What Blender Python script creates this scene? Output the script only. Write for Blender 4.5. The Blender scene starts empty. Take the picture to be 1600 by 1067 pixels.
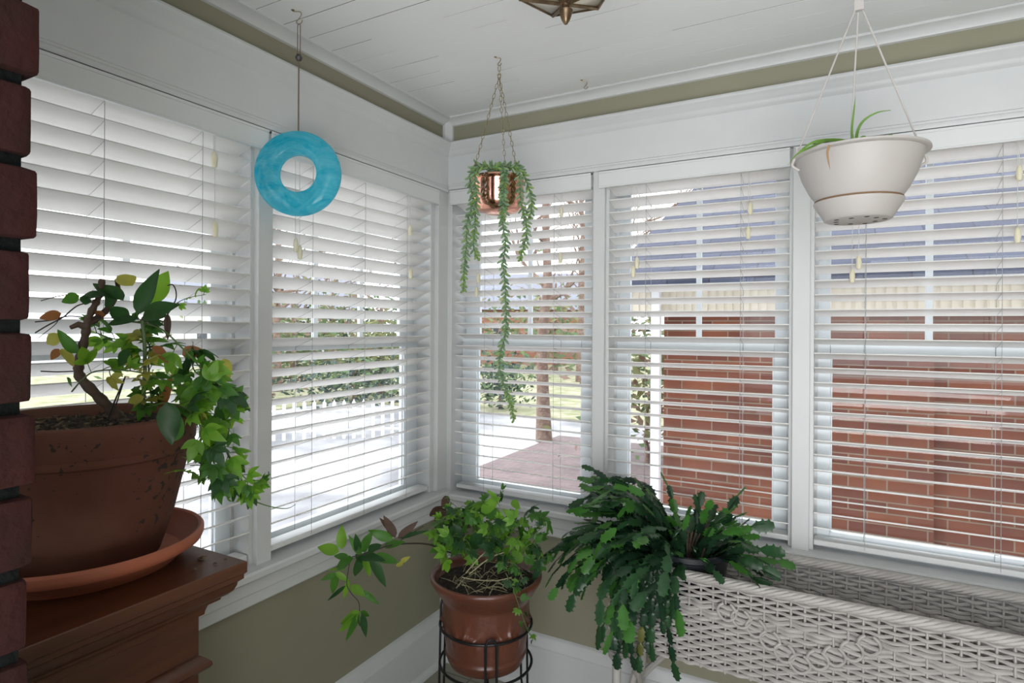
import bpy, math, random
from mathutils import Vector, Matrix
from mathutils import noise as mnoise
random.seed(7)
S = bpy.context.scene
COL = S.collection
PI = math.pi

# ------------------------------------------------------------------ camera
F_PX, PPY, YAW, ROLL = 925.9, 511.55, math.radians(28.593), math.radians(.3206)
CAM = Vector((1.537, -2.210, 1.5))
cd = bpy.data.cameras.new('camera'); cam = bpy.data.objects.new('camera', cd); COL.objects.link(cam)
S.camera = cam
cd.sensor_fit = 'HORIZONTAL'; cd.sensor_width = 36.0
cd.lens = F_PX / 1600 * 36.0
cd.shift_x = 0; cd.shift_y = (PPY - 533.5) / 1600
cd.clip_start = .02; cd.clip_end = 300
FW = Vector((-math.sin(YAW), math.cos(YAW), 0)); R0 = Vector((math.cos(YAW), math.sin(YAW), 0)); UP = Vector((0, 0, 1))
RT = R0 * math.cos(ROLL) + UP * math.sin(ROLL); UT = UP * math.cos(ROLL) - R0 * math.sin(ROLL)
M = Matrix((RT, UT, -FW)).transposed().to_4x4(); M.translation = CAM
cam.matrix_world = M
cd.dof.use_dof = False

# ------------------------------------------------------------------ world and light
SKY_STRENGTH, ROOM_POWER, EXPOSURE = 3.3, 2.5, 0.18
S.view_settings.view_transform = 'Standard'; S.view_settings.look = 'None'
S.view_settings.exposure = EXPOSURE; S.view_settings.gamma = 1
S.view_settings.use_curve_mapping = False
W = bpy.data.worlds.new('sky'); S.world = W; W.use_nodes = True
nt = W.node_tree; nt.nodes.clear()
out = nt.nodes.new('ShaderNodeOutputWorld'); bg = nt.nodes.new('ShaderNodeBackground')
tc = nt.nodes.new('ShaderNodeTexCoord'); nz = nt.nodes.new('ShaderNodeTexNoise'); nz.inputs['Scale'].default_value = 2.2
nz.inputs['Detail'].default_value = 5
mp = nt.nodes.new('ShaderNodeMapping'); mp.inputs['Scale'].default_value = (1, 1, 2.6)
cr = nt.nodes.new('ShaderNodeValToRGB')
cr.color_ramp.elements[0].position = .40; cr.color_ramp.elements[0].color = (.78, .86, .97, 1)
cr.color_ramp.elements[1].position = .58; cr.color_ramp.elements[1].color = (1, .995, .98, 1)
nt.links.new(tc.outputs['Generated'], mp.inputs[0]); nt.links.new(mp.outputs[0], nz.inputs['Vector'])
nt.links.new(nz.outputs['Fac'], cr.inputs[0]); nt.links.new(cr.outputs[0], bg.inputs[0])
bg.inputs[1].default_value = SKY_STRENGTH
nt.links.new(bg.outputs[0], out.inputs[0])

def area(name, loc, target, sx, sy, power, col=(1, 1, 1)):
    ld = bpy.data.lights.new(name, 'AREA'); ld.shape = 'RECTANGLE'; ld.size = sx; ld.size_y = sy
    ld.energy = power; ld.color = col
    o = bpy.data.objects.new(name, ld); COL.objects.link(o); o.location = loc
    o.rotation_euler = (Vector(target) - Vector(loc)).to_track_quat('-Z', 'Y').to_euler()
    return o
# added soft fill from behind the viewer, not a source known in the room
area('room_fill', (1.5, -4.1, 1.15), (1.0, 0, 1.7), 1.5, 1.9, ROOM_POWER, (1, .96, .92))

# second added fill, aimed up to brighten the ceiling; no real lamp there
area('ceiling_fill', (1.9, -2.9, .8), (1.65, -2.2, 2.44), 1.3, 1.0, 33, (1, .97, .94))

# ------------------------------------------------------------------ helpers
def pt(x, y, D):
    """a point of the place: along the sight line of photo pixel (x,y) at forward distance D metres"""
    return CAM + (FW + RT * ((x - 800) / F_PX) + UT * ((PPY - y) / F_PX)) * D

def tag(o, label=None, cat=None, group=None, kind=None):
    if label: o['label'] = label
    if cat: o['category'] = cat
    if group: o['group'] = group
    if kind: o['kind'] = kind
    return o

class MB:
    def __init__(s): s.v = []; s.f = []; s.m = []; s.sm = []
    def add(s, vs, fs, mi=0, smooth=False):
        b = len(s.v); s.v += [tuple(p) for p in vs]
        for f in fs: s.f.append([b + i for i in f]); s.m.append(mi); s.sm.append(smooth)
    def box(s, a, b, mi=0, xf=None):
        x0, x1 = sorted((a[0], b[0])); y0, y1 = sorted((a[1], b[1])); z0, z1 = sorted((a[2], b[2]))
        vs = [(x, y, z) for z in (z0, z1) for y in (y0, y1) for x in (x0, x1)]
        if xf: vs = [xf(*p) for p in vs]
        s.add(vs, [(0, 2, 3, 1), (4, 5, 7, 6), (0, 1, 5, 4), (2, 6, 7, 3), (0, 4, 6, 2), (1, 3, 7, 5)], mi)
        return s
    def tube(s, pts, r, n=6, mi=0, cap=True, closed=False, smooth=True, flat=1.0):
        pts = [Vector(p) for p in pts]; N = len(pts)
        if N < 2: return s
        rs = r if isinstance(r, (list, tuple)) else [r] * N
        tang = []
        for i in range(N):
            if closed: t = pts[(i + 1) % N] - pts[i - 1]
            else: t = pts[min(i + 1, N - 1)] - pts[max(i - 1, 0)]
            tang.append(t.normalized() if t.length > 1e-9 else Vector((0, 0, 1)))
        ref = Vector((0, 0, 1)) if abs(tang[0].z) < .9 else Vector((1, 0, 0))
        nn = (ref - tang[0] * ref.dot(tang[0])).normalized(); vs = []
        for i in range(N):
            nn = nn - tang[i] * nn.dot(tang[i])
            nn = nn.normalized() if nn.length > 1e-6 else tang[i].orthogonal().normalized()
            bb = tang[i].cross(nn)
            for k in range(n):
                a = 2 * PI * k / n
                vs.append(pts[i] + (nn * math.cos(a) + bb * math.sin(a) * flat) * rs[i])
        fs = []
        for i in range(N if closed else N - 1):
            j = (i + 1) % N
            for k in range(n):
                k2 = (k + 1) % n
                fs.append((i * n + k, i * n + k2, j * n + k2, j * n + k))
        if cap and not closed:
            fs.append(tuple(range(n))[::-1]); fs.append(tuple((N - 1) * n + k for k in range(n)))
        s.add(vs, fs, mi, smooth); return s
    def lathe(s, prof, c=(0, 0, 0), n=64, mi=0, jit=None, closed_profile=False, smooth=True):
        """prof: list of (r,z); c centre"""
        vs = []; c = Vector(c)
        for (r, z) in prof:
            for k in range(n):
                a = 2 * PI * k / n
                rr = r + (jit(a, z, r) if jit else 0)
                vs.append((c.x + rr * math.cos(a), c.y + rr * math.sin(a), c.z + z))
        fs = []; P = len(prof)
        for i in range(P if closed_profile else P - 1):
            j = (i + 1) % P
            for k in range(n):
                k2 = (k + 1) % n
                fs.append((i * n + k, i * n + k2, j * n + k2, j * n + k))
        if not closed_profile:
            if prof[0][0] > 1e-5: fs.append(tuple(range(n))[::-1])
            if prof[-1][0] > 1e-5: fs.append(tuple((P - 1) * n + k for k in range(n)))
        s.add(vs, fs, mi, smooth); return s
    def build(s, name, mats, parent=None, bevel=0, sharp=True):
        me = bpy.data.meshes.new(name); me.from_pydata(s.v, [], s.f)
        if not isinstance(mats, (list, tuple)): mats = [mats]
        for m in mats: me.materials.append(m)
        me.polygons.foreach_set('material_index', s.m); me.polygons.foreach_set('use_smooth', s.sm)
        me.validate(); me.update()
        if sharp:
            try: me.set_sharp_from_angle(angle=math.radians(42))
            except Exception: pass
        o = bpy.data.objects.new(name, me); COL.objects.link(o)
        if bevel:
            b = o.modifiers.new('bevel', 'BEVEL'); b.width = bevel; b.segments = 2; b.limit_method = 'ANGLE'
        if parent:
            o.parent = parent; o.matrix_parent_inverse = Matrix.Translation(-parent_loc(parent))
        return o

def parent_loc(p):
    l = Vector(p.location)
    return l

def thing(name, loc, label, cat, group=None, kind=None):
    o = bpy.data.objects.new(name, None); COL.objects.link(o); o.location = loc
    o.empty_display_size = .05
    return tag(o, label, cat, group, kind)

def catmull(P, sub=8):
    P = [Vector(p) for p in P]
    if len(P) < 3: return [P[0].lerp(P[-1], i / sub) for i in range(sub + 1)]
    Q = [P[0] * 2 - P[1]] + P + [P[-1] * 2 - P[-2]]; o = []
    for i in range(1, len(Q) - 2):
        for k in range(sub):
            t = k / sub; a, b, c, d = Q[i - 1], Q[i], Q[i + 1], Q[i + 2]
            o.append(.5 * ((2 * b) + (c - a) * t + (2 * a - 5 * b + 4 * c - d) * t * t + (3 * b - a - 3 * c + d) * t ** 3))
    o.append(P[-1]); return o

# ------------------------------------------------------------------ materials
def mat(name, col, rough=.5, metal=0, spec=.5, noise=None, bump=None, trans=0, coat=0, emis=None):
    """noise=(scale, colour2, low, high); bump=(scale,strength,distance)"""
    m = bpy.data.materials.new(name); m.use_nodes = True; t = m.node_tree; p = t.nodes['Principled BSDF']
    p.inputs['Base Color'].default_value = (*col, 1); p.inputs['Roughness'].default_value = rough
    p.inputs['Metallic'].default_value = metal; p.inputs['Specular IOR Level'].default_value = spec
    p.inputs['Coat Weight'].default_value = coat; p.inputs['Coat Roughness'].default_value = .15
    tcn = t.nodes.new('ShaderNodeTexCoord')
    if noise:
        n = t.nodes.new('ShaderNodeTexNoise'); n.inputs['Scale'].default_value = noise[0]; n.inputs['Detail'].default_value = 6
        c = t.nodes.new('ShaderNodeValToRGB'); c.color_ramp.elements[0].position = noise[2]; c.color_ramp.elements[1].position = noise[3]
        c.color_ramp.elements[0].color = (*col, 1); c.color_ramp.elements[1].color = (*noise[1], 1)
        t.links.new(tcn.outputs['Object'], n.inputs['Vector']); t.links.new(n.outputs['Fac'], c.inputs[0])
        t.links.new(c.outputs[0], p.inputs['Base Color'])
    if bump:
        n = t.nodes.new('ShaderNodeTexNoise'); n.inputs['Scale'].default_value = bump[0]; n.inputs['Detail'].default_value = 5
        b = t.nodes.new('ShaderNodeBump'); b.inputs['Strength'].default_value = bump[1]; b.inputs['Distance'].default_value = bump[2]
        t.links.new(tcn.outputs['Object'], n.inputs['Vector']); t.links.new(n.outputs['Fac'], b.inputs['Height'])
        t.links.new(b.outputs[0], p.inputs['Normal'])
    if trans:
        o = t.nodes['Material Output']; tr = t.nodes.new('ShaderNodeBsdfTranslucent'); mx = t.nodes.new('ShaderNodeMixShader')
        tcol = tuple(min(1, c * 1.6) for c in col) if not isinstance(trans, tuple) else trans[1]
        tr.inputs[0].default_value = (*tcol, 1)
        mx.inputs[0].default_value = trans if not isinstance(trans, tuple) else trans[0]
        t.links.new(p.outputs[0], mx.inputs[1]); t.links.new(tr.outputs[0], mx.inputs[2]); t.links.new(mx.outputs[0], o.inputs[0])
    if emis:
        p.inputs['Emission Color'].default_value = (*emis[0], 1); p.inputs['Emission Strength'].default_value = emis[1]
    return m

def glass_mat(name, refl=.08, tint=(1, 1, 1)):
    m = bpy.data.materials.new(name); m.use_nodes = True; t = m.node_tree; t.nodes.clear()
    o = t.nodes.new('ShaderNodeOutputMaterial'); mx = t.nodes.new('ShaderNodeMixShader')
    a = t.nodes.new('ShaderNodeBsdfTransparent'); a.inputs[0].default_value = (*tint, 1)
    g = t.nodes.new('ShaderNodeBsdfGlossy'); g.inputs['Roughness'].default_value = .02
    fr = t.nodes.new('ShaderNodeFresnel'); fr.inputs[0].default_value = 1.45
    t.links.new(fr.outputs[0], mx.inputs[0]); t.links.new(a.outputs[0], mx.inputs[1]); t.links.new(g.outputs[0], mx.inputs[2])
    t.links.new(mx.outputs[0], o.inputs[0]); return m

def brick_mat(name, c1, c2, mortar, bw, bh, ms=.01, axis='X', rough=.85, off=(0, 0, 0)):
    m = bpy.data.materials.new(name); m.use_nodes = True; t = m.node_tree; p = t.nodes['Principled BSDF']
    p.inputs['Roughness'].default_value = rough
    tcn = t.nodes.new('ShaderNodeTexCoord'); sp = t.nodes.new('ShaderNodeSeparateXYZ'); cb = t.nodes.new('ShaderNodeCombineXYZ')
    t.links.new(tcn.outputs['Object'], sp.inputs[0])
    t.links.new(sp.outputs[axis], cb.inputs[0]); t.links.new(sp.outputs['Y' if axis == 'X' and bh < 0 else 'Z'], cb.inputs[1])
    b = t.nodes.new('ShaderNodeTexBrick'); b.inputs['Color1'].default_value = (*c1, 1); b.inputs['Color2'].default_value = (*c2, 1)
    b.inputs['Mortar'].default_value = (*mortar, 1); b.inputs['Scale'].default_value = 1; b.inputs['Mortar Size'].default_value = ms / 2
    b.inputs['Brick Width'].default_value = bw; b.inputs['Row Height'].default_value = abs(bh)
    n = t.nodes.new('ShaderNodeTexNoise'); n.inputs['Scale'].default_value = 3; n.inputs['Detail'].default_value = 6
    mx = t.nodes.new('ShaderNodeMix'); mx.data_type = 'RGBA'; mx.blend_type = 'MULTIPLY'; mx.inputs[0].default_value = .6
    r = t.nodes.new('ShaderNodeValToRGB'); r.color_ramp.elements[0].position = .3; r.color_ramp.elements[0].color = (.45, .45, .5, 1)
    r.color_ramp.elements[1].position = .7; r.color_ramp.elements[1].color = (1.0, 1.0, 1.0, 1)
    t.links.new(tcn.outputs['Object'], n.inputs['Vector']); t.links.new(n.outputs['Fac'], r.inputs[0])
    t.links.new(cb.outputs[0], b.inputs['Vector']); t.links.new(b.outputs['Color'], mx.inputs[6]); t.links.new(r.outputs[0], mx.inputs[7])
    t.links.new(mx.outputs[2], p.inputs['Base Color'])
    bu = t.nodes.new('ShaderNodeBump'); bu.inputs['Strength'].default_value = .4; bu.inputs['Distance'].default_value = .01; bu.invert = True
    t.links.new(b.outputs['Fac'], bu.inputs['Height']); t.links.new(bu.outputs[0], p.inputs['Normal'])
    return m

WHITE = (.61, .62, .615)
M_trim = mat('white_trim_paint', WHITE, .38, noise=(9, (.575, .59, .595), .3, .8), bump=(30, .05, .002))
M_green = mat('sage_wall_paint', (.27, .26, .185), .85, noise=(4, (.245, .238, .17), .3, .7), bump=(220, .12, .001))
M_slat = mat('white_blind_slat', (.82, .81, .79), .35, trans=(.10, (.9, .88, .85)))
M_val = mat('white_valance', (.66, .675, .67), .4)
M_cord = mat('white_cord', (.62, .62, .60), .8)
M_cordd = mat('ladder_cord', (.36, .37, .38), .8)
M_tassel = mat('cream_tassel', (.74, .70, .52), .45)
M_sash = mat('white_sash_paint', (.76, .81, .84), .4)
M_glass = glass_mat('window_glass')
M_terra = mat('terracotta', (.30, .105, .06), .75, noise=(5, (.38, .16, .10), .35, .75), bump=(60, .15, .002))
M_soil = mat('potting_soil', (.022, .015, .010), .95, noise=(60, (.13, .095, .06), .55, .75), bump=(70, 1, .02))
M_debris = mat('bark_chips', (.20, .14, .085), .9, noise=(80, (.05, .035, .02), .4, .6))
M_black = mat('black_iron', (.012, .012, .014), .4, metal=.3)
M_hook = mat('brass_hook_wire', (.30, .24, .16), .4, metal=.8)
M_darkhook = mat('dark_bronze_wire', (.09, .065, .045), .5, metal=.5)

# ------------------------------------------------------------------ room shell
Lx = lambda u, n, z: (-n, u, z)      # left wall: u runs along y, n outwards (-x)
Rx = lambda u, n, z: (u, n, z)       # right wall: u runs along x, n outwards (+y)
CEIL = 2.44
WT = .02   # wall surface behind the casing fronts
HB_L, HB_R, CAP = 2.103, 2.114, 2.318
SILL_L, SILL_R = .775, .762
def st(name, mb, mats, **k):
    o = mb.build(name, mats, **k); o['kind'] = 'structure'; return o

m = MB()
m.box((-4.2, WT, 0), (.10, .16, .70), xf=Lx); m.box((-4.2, WT, 2.17), (.10, .16, CEIL), xf=Lx)
m.box((-4.2, WT, .70), (-1.93, .16, 2.17), xf=Lx)
st('wall_left', m, M_green)
m = MB()
m.box((-.02, WT, 0), (4.2, .16, .70), xf=Rx); m.box((-.02, WT, 2.17), (4.2, .16, CEIL), xf=Rx)
m.box((2.25, WT, .70), (4.2, .16, 2.17), xf=Rx)
st('wall_right', m, M_green)
m = MB(); m.box((4.2, -4.2, 0), (4.3, .16, CEIL)); st('wall_back', m, M_green)

# tiled floor
mt = bpy.data.materials.new('floor_tile'); mt.use_nodes = True; t = mt.node_tree; p = t.nodes['Principled BSDF']
tcn = t.nodes.new('ShaderNodeTexCoord'); b = t.nodes.new('ShaderNodeTexBrick')
b.offset = 0; b.inputs['Scale'].default_value = 1; b.inputs['Brick Width'].default_value = .31; b.inputs['Row Height'].default_value = .31
b.inputs['Mortar Size'].default_value = .004; b.inputs['Color1'].default_value = (.30, .29, .22, 1); b.inputs['Color2'].default_value = (.34, .325, .25, 1)
b.inputs['Mortar'].default_value = (.15, .14, .11, 1)
mpn = t.nodes.new('ShaderNodeMapping'); mpn.inputs['Location'].default_value = (.13, .08, 0)
t.links.new(tcn.outputs['Object'], mpn.inputs[0]); t.links.new(mpn.outputs[0], b.inputs['Vector'])
n = t.nodes.new('ShaderNodeTexNoise'); n.inputs['Scale'].default_value = 9; n.inputs['Detail'].default_value = 6
mx = t.nodes.new('ShaderNodeMix'); mx.data_type = 'RGBA'; mx.blend_type = 'MULTIPLY'; mx.inputs[0].default_value = .5
rr = t.nodes.new('ShaderNodeValToRGB'); rr.color_ramp.elements[0].position = .3; rr.color_ramp.elements[0].color = (.6, .6, .6, 1)
t.links.new(tcn.outputs['Object'], n.inputs['Vector']); t.links.new(n.outputs['Fac'], rr.inputs[0])
t.links.new(b.outputs['Color'], mx.inputs[6]); t.links.new(rr.outputs[0], mx.inputs[7]); t.links.new(mx.outputs[2], p.inputs['Base Color'])
p.inputs['Roughness'].default_value = .35
m = MB(); m.box((-.16, -4.2, -.1), (4.2, .16, 0)); st('floor', m, mt)

# ceiling: painted boards running along x with fine irregular gaps between them
M_ceil = mat('painted_ceiling_board', (.86, .87, .875), .42, noise=(1.6, (.80, .815, .82), .3, .8), bump=(12, .08, .003))
M_gap = mat('board_gap', (.10, .07, .05), .9)
m = MB(); rng = random.Random(3)
seam0, sp_ = -1.049 * .98, .1005 
ys = [-.128 - k * sp_ for k in range(-2, 42)]
m.box((-.16, -4.3, CEIL + .0012), (4.3, .2, CEIL + .1), mi=1)
for k in range(len(ys) - 1):
    a, b_ = ys[k], ys[k + 1]
    # gap width varies along the board: build the board in segments
    x = -.16; g = .0008
    while x < 4.3:
        L = rng.uniform(.05, .5); x2 = min(x + L, 4.3)
        tight = rng.random() < (.25 + .3 * (k % 3 == 1))
        g2 = .0007 if tight else rng.uniform(.0022, .0042)
        if k < 3 and rng.random() < .5: g2 *= .5
        m.box((x, b_ + g2, CEIL), (x2, a, CEIL + .004 - .0001 * (k % 2)))
        x = x2
st('ceiling', m, [M_ceil, M_gap])

def sweep(prof, u0, u1, xf, mi=0, m=None, mitre0=0, mitre1=0):
    """extrude a closed (n,z) profile along u; mitre: u end shifted by n*mitre"""
    m = m or MB(); N = len(prof); vs = []
    for (n_, z) in prof: vs.append(xf(u0 + n_ * mitre0, n_, z))
    for (n_, z) in prof: vs.append(xf(u1 + n_ * mitre1, n_, z))
    fs = [tuple(range(N)), tuple(range(N, 2 * N))[::-1]]
    for i in range(N): j = (i + 1) % N; fs.append((i, i + N, j + N, j))
    m.add(vs, fs, mi); return m

# crown moulding
crown = [(WT, CEIL), (-.024, CEIL), (-.024, CEIL - .006), (-.016, CEIL - .009), (-.004, CEIL - .014), (.006, CEIL - .024), (.010, CEIL - .031), (WT, CEIL - .033)]
st('trim_1', sweep(crown, -4.2, 0, Lx, mitre1=1), M_trim)
st('trim_2', sweep(crown, 0, 4.2, Rx, mitre0=-1), M_trim)
# header casing with cap mouldings and a bottom bead
def header(hb):
    return [(WT, CAP + .004), (-.036, CAP + .004), (-.040, CAP - .004), (-.036, CAP - .012), (-.026, CAP - .018), (-.020, CAP - .028),
            (-.012, CAP - .034), (-.010, CAP - .043), (-.004, CAP - .048), (0, CAP - .052), (0, hb + .030), (-.006, hb + .026), (-.006, hb + .019), (-.011, hb + .016),
            (-.013, hb + .008), (-.011, hb + .001), (-.006, hb), (.10, hb), (.10, hb + .06), (WT, hb + .06)]
st('trim_3', sweep(header(HB_L), -4.2, 0, Lx, mitre1=1), M_trim)
st('trim_4', sweep(header(HB_R), 0, 4.2, Rx, mitre0=-1), M_trim)
# corner strip above the cap and below the apron
m = MB(); a = .016
for z0, z1 in ((CAP, CEIL - .012), (.235, .66)):
    vs = [(-WT, WT, z0), (-WT, -a, z0), (-WT + .012, -a, z0), (a, WT - .012, z0), (a, WT, z0)]
    vs += [(x, y, z1) for x, y, _ in vs]
    m.add(vs, [(0, 1, 2, 3, 4), (9, 8, 7, 6, 5), (1, 6, 7, 2), (2, 7, 8, 3), (3, 8, 9, 4), (0, 5, 6, 1), (4, 9, 5, 0)])
st('trim_5', m, M_trim)
# corner posts between the two end windows
m = MB(); m.box((-.135, -.098, SILL_L - .02), (-.022, .135, HB_L + .01)); m.box((-.02, .022, SILL_R - .02), (.004, .135, HB_R + .01))
m.box((-.135, -.070, SILL_L - .02), (-.001, .135, HB_L + .01)); m.box((-.02, .001, SILL_R - .02), (.022, .135, HB_R + .01))
m.box((-.030, -.030, SILL_L - .02), (-.006, .030, HB_L + .01))
st('trim_6', m, M_trim, bevel=.002)
# mullions: broad flat face with a narrower stop each side
def mull(name, u0, u1, xf, sl, hb):
    m = MB(); m.box((u0, -.004, sl - .01), (u1, .135, hb + .01), xf=xf)
    m.box((u0 - .012, .018, sl - .01), (u1 + .012, .135, hb + .01), xf=xf)
    m.box((u0 - .022, .088, sl - .01), (u1 + .022, .135, hb + .01), xf=xf)
    return st(name, m, M_trim, bevel=.0015)
mull('trim_7', -1.003, -.951, Lx, SILL_L, HB_L)
mull('trim_8', -1.93, -1.873, Lx, SILL_L, HB_L)
mull('trim_9', .697, .744, Rx, SILL_R, HB_R)
mull('trim_10', 1.411, 1.464, Rx, SILL_R, HB_R)
mull('trim_11', 2.155, 2.25, Rx, SILL_R, HB_R)
# sills and aprons
def sillp(s): return [(.135, s), (-.036, s), (-.042, s - .006), (-.042, s - .022), (-.036, s - .028), (.135, s - .028)]
def apronp(s): return [(WT, s - .028), (-.012, s - .028), (-.012, s - .075), (-.006, s - .079), (-.006, s - .112), (0, s - .118), (WT, s - .118)]
st('trim_12', sweep(sillp(SILL_L), -4.2, 0, Lx, mitre1=1), M_trim)
st('trim_13', sweep(sillp(SILL_R), 0, 4.2, Rx, mitre0=-1), M_trim)
st('trim_14', sweep(apronp(SILL_L), -4.2, 0, Lx, mitre1=1), M_trim)
st('trim_15', sweep(apronp(SILL_R), 0, 4.2, Rx, mitre0=-1), M_trim)
def basep(h): return [(WT, 0), (-.020, 0), (-.020, .012), (-.012, .026), (-.004, .030), (-.004, h - .052), (.002, h - .048), (.006, h - .010), (.012, h - .004), (WT, h)]
st('baseboard_left', sweep(basep(.232), -4.2, 0, Lx, mitre1=1), M_trim)
st('baseboard_right', sweep(basep(.226), 0, 4.2, Rx, mitre0=-1), M_trim)

# ------------------------------------------------------------------ windows (double-hung sashes)
def window(name, u0, u1, g0, g1, xf, sl, hb, lites, meet=1.434):
    root = thing(name, xf((u0 + u1) / 2, .12, sl), None, None, kind='structure')
    t_in, t_mid, t_out = .092, .115, .135
    # lower sash (inner plane)
    m = MB(); zb, zt = sl, meet + .018
    m.box((u0, t_in, zb), (g0, t_mid, zt), xf=xf); m.box((g1, t_in, zb), (u1, t_mid, zt), xf=xf)
    m.box((g0, t_in, zb), (g1, t_mid, zb + .045), xf=xf); m.box((g0, t_in - .006, meet - .018), (g1, t_mid, zt), xf=xf)
    for gg, s in ((g0, 1), (g1, -1)): m.box((gg, t_in + .008, zb + .045), (gg + s * .006, t_mid, meet - .018), xf=xf)
    m.build('lower_sash', M_sash, root, bevel=.002)
    m = MB(); zt2 = hb + .02
    m.box((u0, t_mid + .003, meet), (g0, t_out, zt2), xf=xf); m.box((g1, t_mid + .003, meet), (u1, t_out, zt2), xf=xf)
    m.box((g0, t_mid + .003, zt2 - .06), (g1, t_out, zt2), xf=xf); m.box((g0, t_mid + .003, meet - .018), (g1, t_out, meet + .02), xf=xf)
    for k in range(1, lites):
        c = g0 + (g1 - g0) * k / lites; m.box((c - .010, t_mid + .003, meet + .02), (c + .010, t_out - .002, zt2 - .06), xf=xf)
    m.build('upper_sash', M_sash, root, bevel=.002)
    m = MB(); m.add([xf(g0, .106, zb + .045), xf(g1, .106, zb + .045), xf(g1, .106, meet - .018), xf(g0, .106, meet - .018)], [(0, 1, 2, 3)]); m.build('lower_pane', M_glass, root)
    m = MB(); m.add([xf(g0, .128, meet + .02), xf(g1, .128, meet + .02), xf(g1, .128, zt2 - .06), xf(g0, .128, zt2 - .06)], [(0, 1, 2, 3)]); m.build('upper_pane', M_glass, root)
    # outer frame / storm stiles beyond the sashes
    m = MB()
    for a, b_ in ((u0 - .02, u0 + .012), (u1 - .012, u1 + .02)): m.box((a, .14, sl - .05), (b_, .18, hb + .05), xf=xf)
    m.box((u0 - .02, .136, sl - .05), (u1 + .02, .19, sl - .005), xf=xf)
    m.build('outer_frame', M_sash, root)
    # latch in the middle of the meeting rail
    return root
window('window_1', -1.873, -1.003, -1.80, -1.075, Lx, SILL_L, HB_L, 3)
window('window_2', -.951, -.098, -.895, -.190, Lx, SILL_L, HB_L, 3)
window('window_3', .022, .697, .100, .612, Rx, SILL_R, HB_R, 2)
window('window_4', .744, 1.411, .812, 1.347, Rx, SILL_R, HB_R, 2)
window('window_5', 1.464, 2.155, 1.524, 2.085, Rx, SILL_R, HB_R, 2)

# ------------------------------------------------------------------ venetian blinds
def blind(u0, u1, v0, v1, xf, sl, hb, tilt, ladders, cords, label, cn, returns=(1, 1)):
    root = thing('window_blind', xf((u0 + u1) / 2, .04, sl + .02), label, 'window blind', 'white slatted blinds on the porch windows')
    PITCH, WD, TH = .0484, (.082 if xf is Lx else .0755), .0034
    nc = .045; ztop = hb - .052
    # head rail
    m = MB(); m.box((u0, .008, hb - .052), (u1, .075, hb - .004), xf=xf); m.build('head_rail', M_val, root)
    # valance with returns and a small lip
    m = MB(); m.box((v0, -.014, hb - .064), (v1, -.002, hb - .003), xf=xf)
    m.box((v0, -.017, hb - .068), (v1, -.002, hb - .062), xf=xf)
    m.box((v0, -.016, hb - .012), (v1, -.002, hb - .003), xf=xf)
    m.build('valance', M_val, root, bevel=.0015)
    # slats
    m = MB(); z = hb - .075; zb = sl + .035; zs = []
    rng = random.Random(int(abs(u0) * 1000))
    while z > zb + .012:
        zs.append(z); z -= PITCH
    for i, z in enumerate(zs):
        tl = math.radians(tilt + rng.uniform(-1.2, 1.2)); dz = rng.uniform(-.0012, .0012)
        skew = rng.uniform(-.0012, .0012)
        vs = []
        cols = 5
        for uu, sk in ((u0, -skew), (u1, skew)):
            for side in (1, -1):
                for c in range(cols):
                    q = -1 + 2 * c / (cols - 1)
                    crv = .0016 * (1 - q * q)
                    nn = q * WD / 2; hz = side * TH / 2 + crv
                    vs.append(xf(uu, nc + nn * math.cos(tl) + hz * math.sin(tl), z + dz + sk - nn * math.sin(tl) + hz * math.cos(tl)))
        fs = []; H = cols * 2
        for c in range(cols - 1):
            fs.append((c, c + 1, H + c + 1, H + c)); fs.append((cols + c, H + cols + c, H + cols + c + 1, cols + c + 1))
        fs.append((0, H, H + cols, cols)); fs.append((cols - 1, 2 * cols - 1, H + 2 * cols - 1, H + cols - 1))
        fs.append(tuple(range(cols)) + tuple(range(2 * cols - 1, cols - 1, -1)))
        fs.append(tuple(H + k for k in range(cols)) + tuple(H + k for k in range(2 * cols - 1, cols - 1, -1)))
        m.add(vs, fs)
    m.build('slats', M_slat, root)
    # bottom rail
    m = MB(); zr = sl + .026
    m.box((u0, nc - .028, zr - .010), (u1, nc + .028, zr + .008), xf=xf); br = m.build('bottom_rail', M_val, root, bevel=.003)
    # ladder cords: one front and one rear string at each station, with rungs
    for lu in ladders:
        m = MB(); tl = math.radians(tilt)
        nf, nb = nc - WD / 2 * math.cos(tl) - .0015, nc + WD / 2 * math.cos(tl) + .0015
        m.tube([xf(lu, nf, hb - .06), xf(lu, nf, zr)], .0008, 5); m.tube([xf(lu, nb, hb - .06), xf(lu, nb, zr)], .0010, 5)
        for z in zs:
            m.tube([xf(lu, nf, z + WD / 2 * math.sin(tl) - .004), xf(lu, nb, z - WD / 2 * math.sin(tl) - .004)], .0006, 4)
        m.build('ladder_cord', M_cordd, root)
    for k, (cu, zt_) in enumerate(cords):
        m = MB(); m.tube([xf(cu, -.0005 - .0, hb - .066), xf(cu, -.002, zt_ + .02)], .0009, 5)
        c = m.build('pull_cord', M_cord, root)
        m = MB(); c0 = Vector(xf(cu, -.004, zt_))
        m.lathe([(.0, -.022), (.0055, -.022), (.0075, -.017), (.0085, .0), (.0075, .012), (.0045, .020), (.0015, .023), (0, .023)], c0, 14)
        m.build('tassel', M_tassel, c)
    return root
blind(-1.868, -1.020, -1.865, -.975, Lx, SILL_L, HB_L, 22.5, (-1.69, -1.430, -1.178),
      [(-1.150, 1.967), (-1.146, 1.772)], 'white slatted blind left of the blue glass ring, beside the brick', 1)
blind(-.940, -.118, -.965, -.085, Lx, SILL_L, HB_L, 20.5, (-.782, -.529, -.281),
      [(-.862, 1.762), (-.845, 1.740), (-.276, 1.895), (-.271, 1.72)], 'white slatted blind between the blue glass ring and the room corner', 2)
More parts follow.
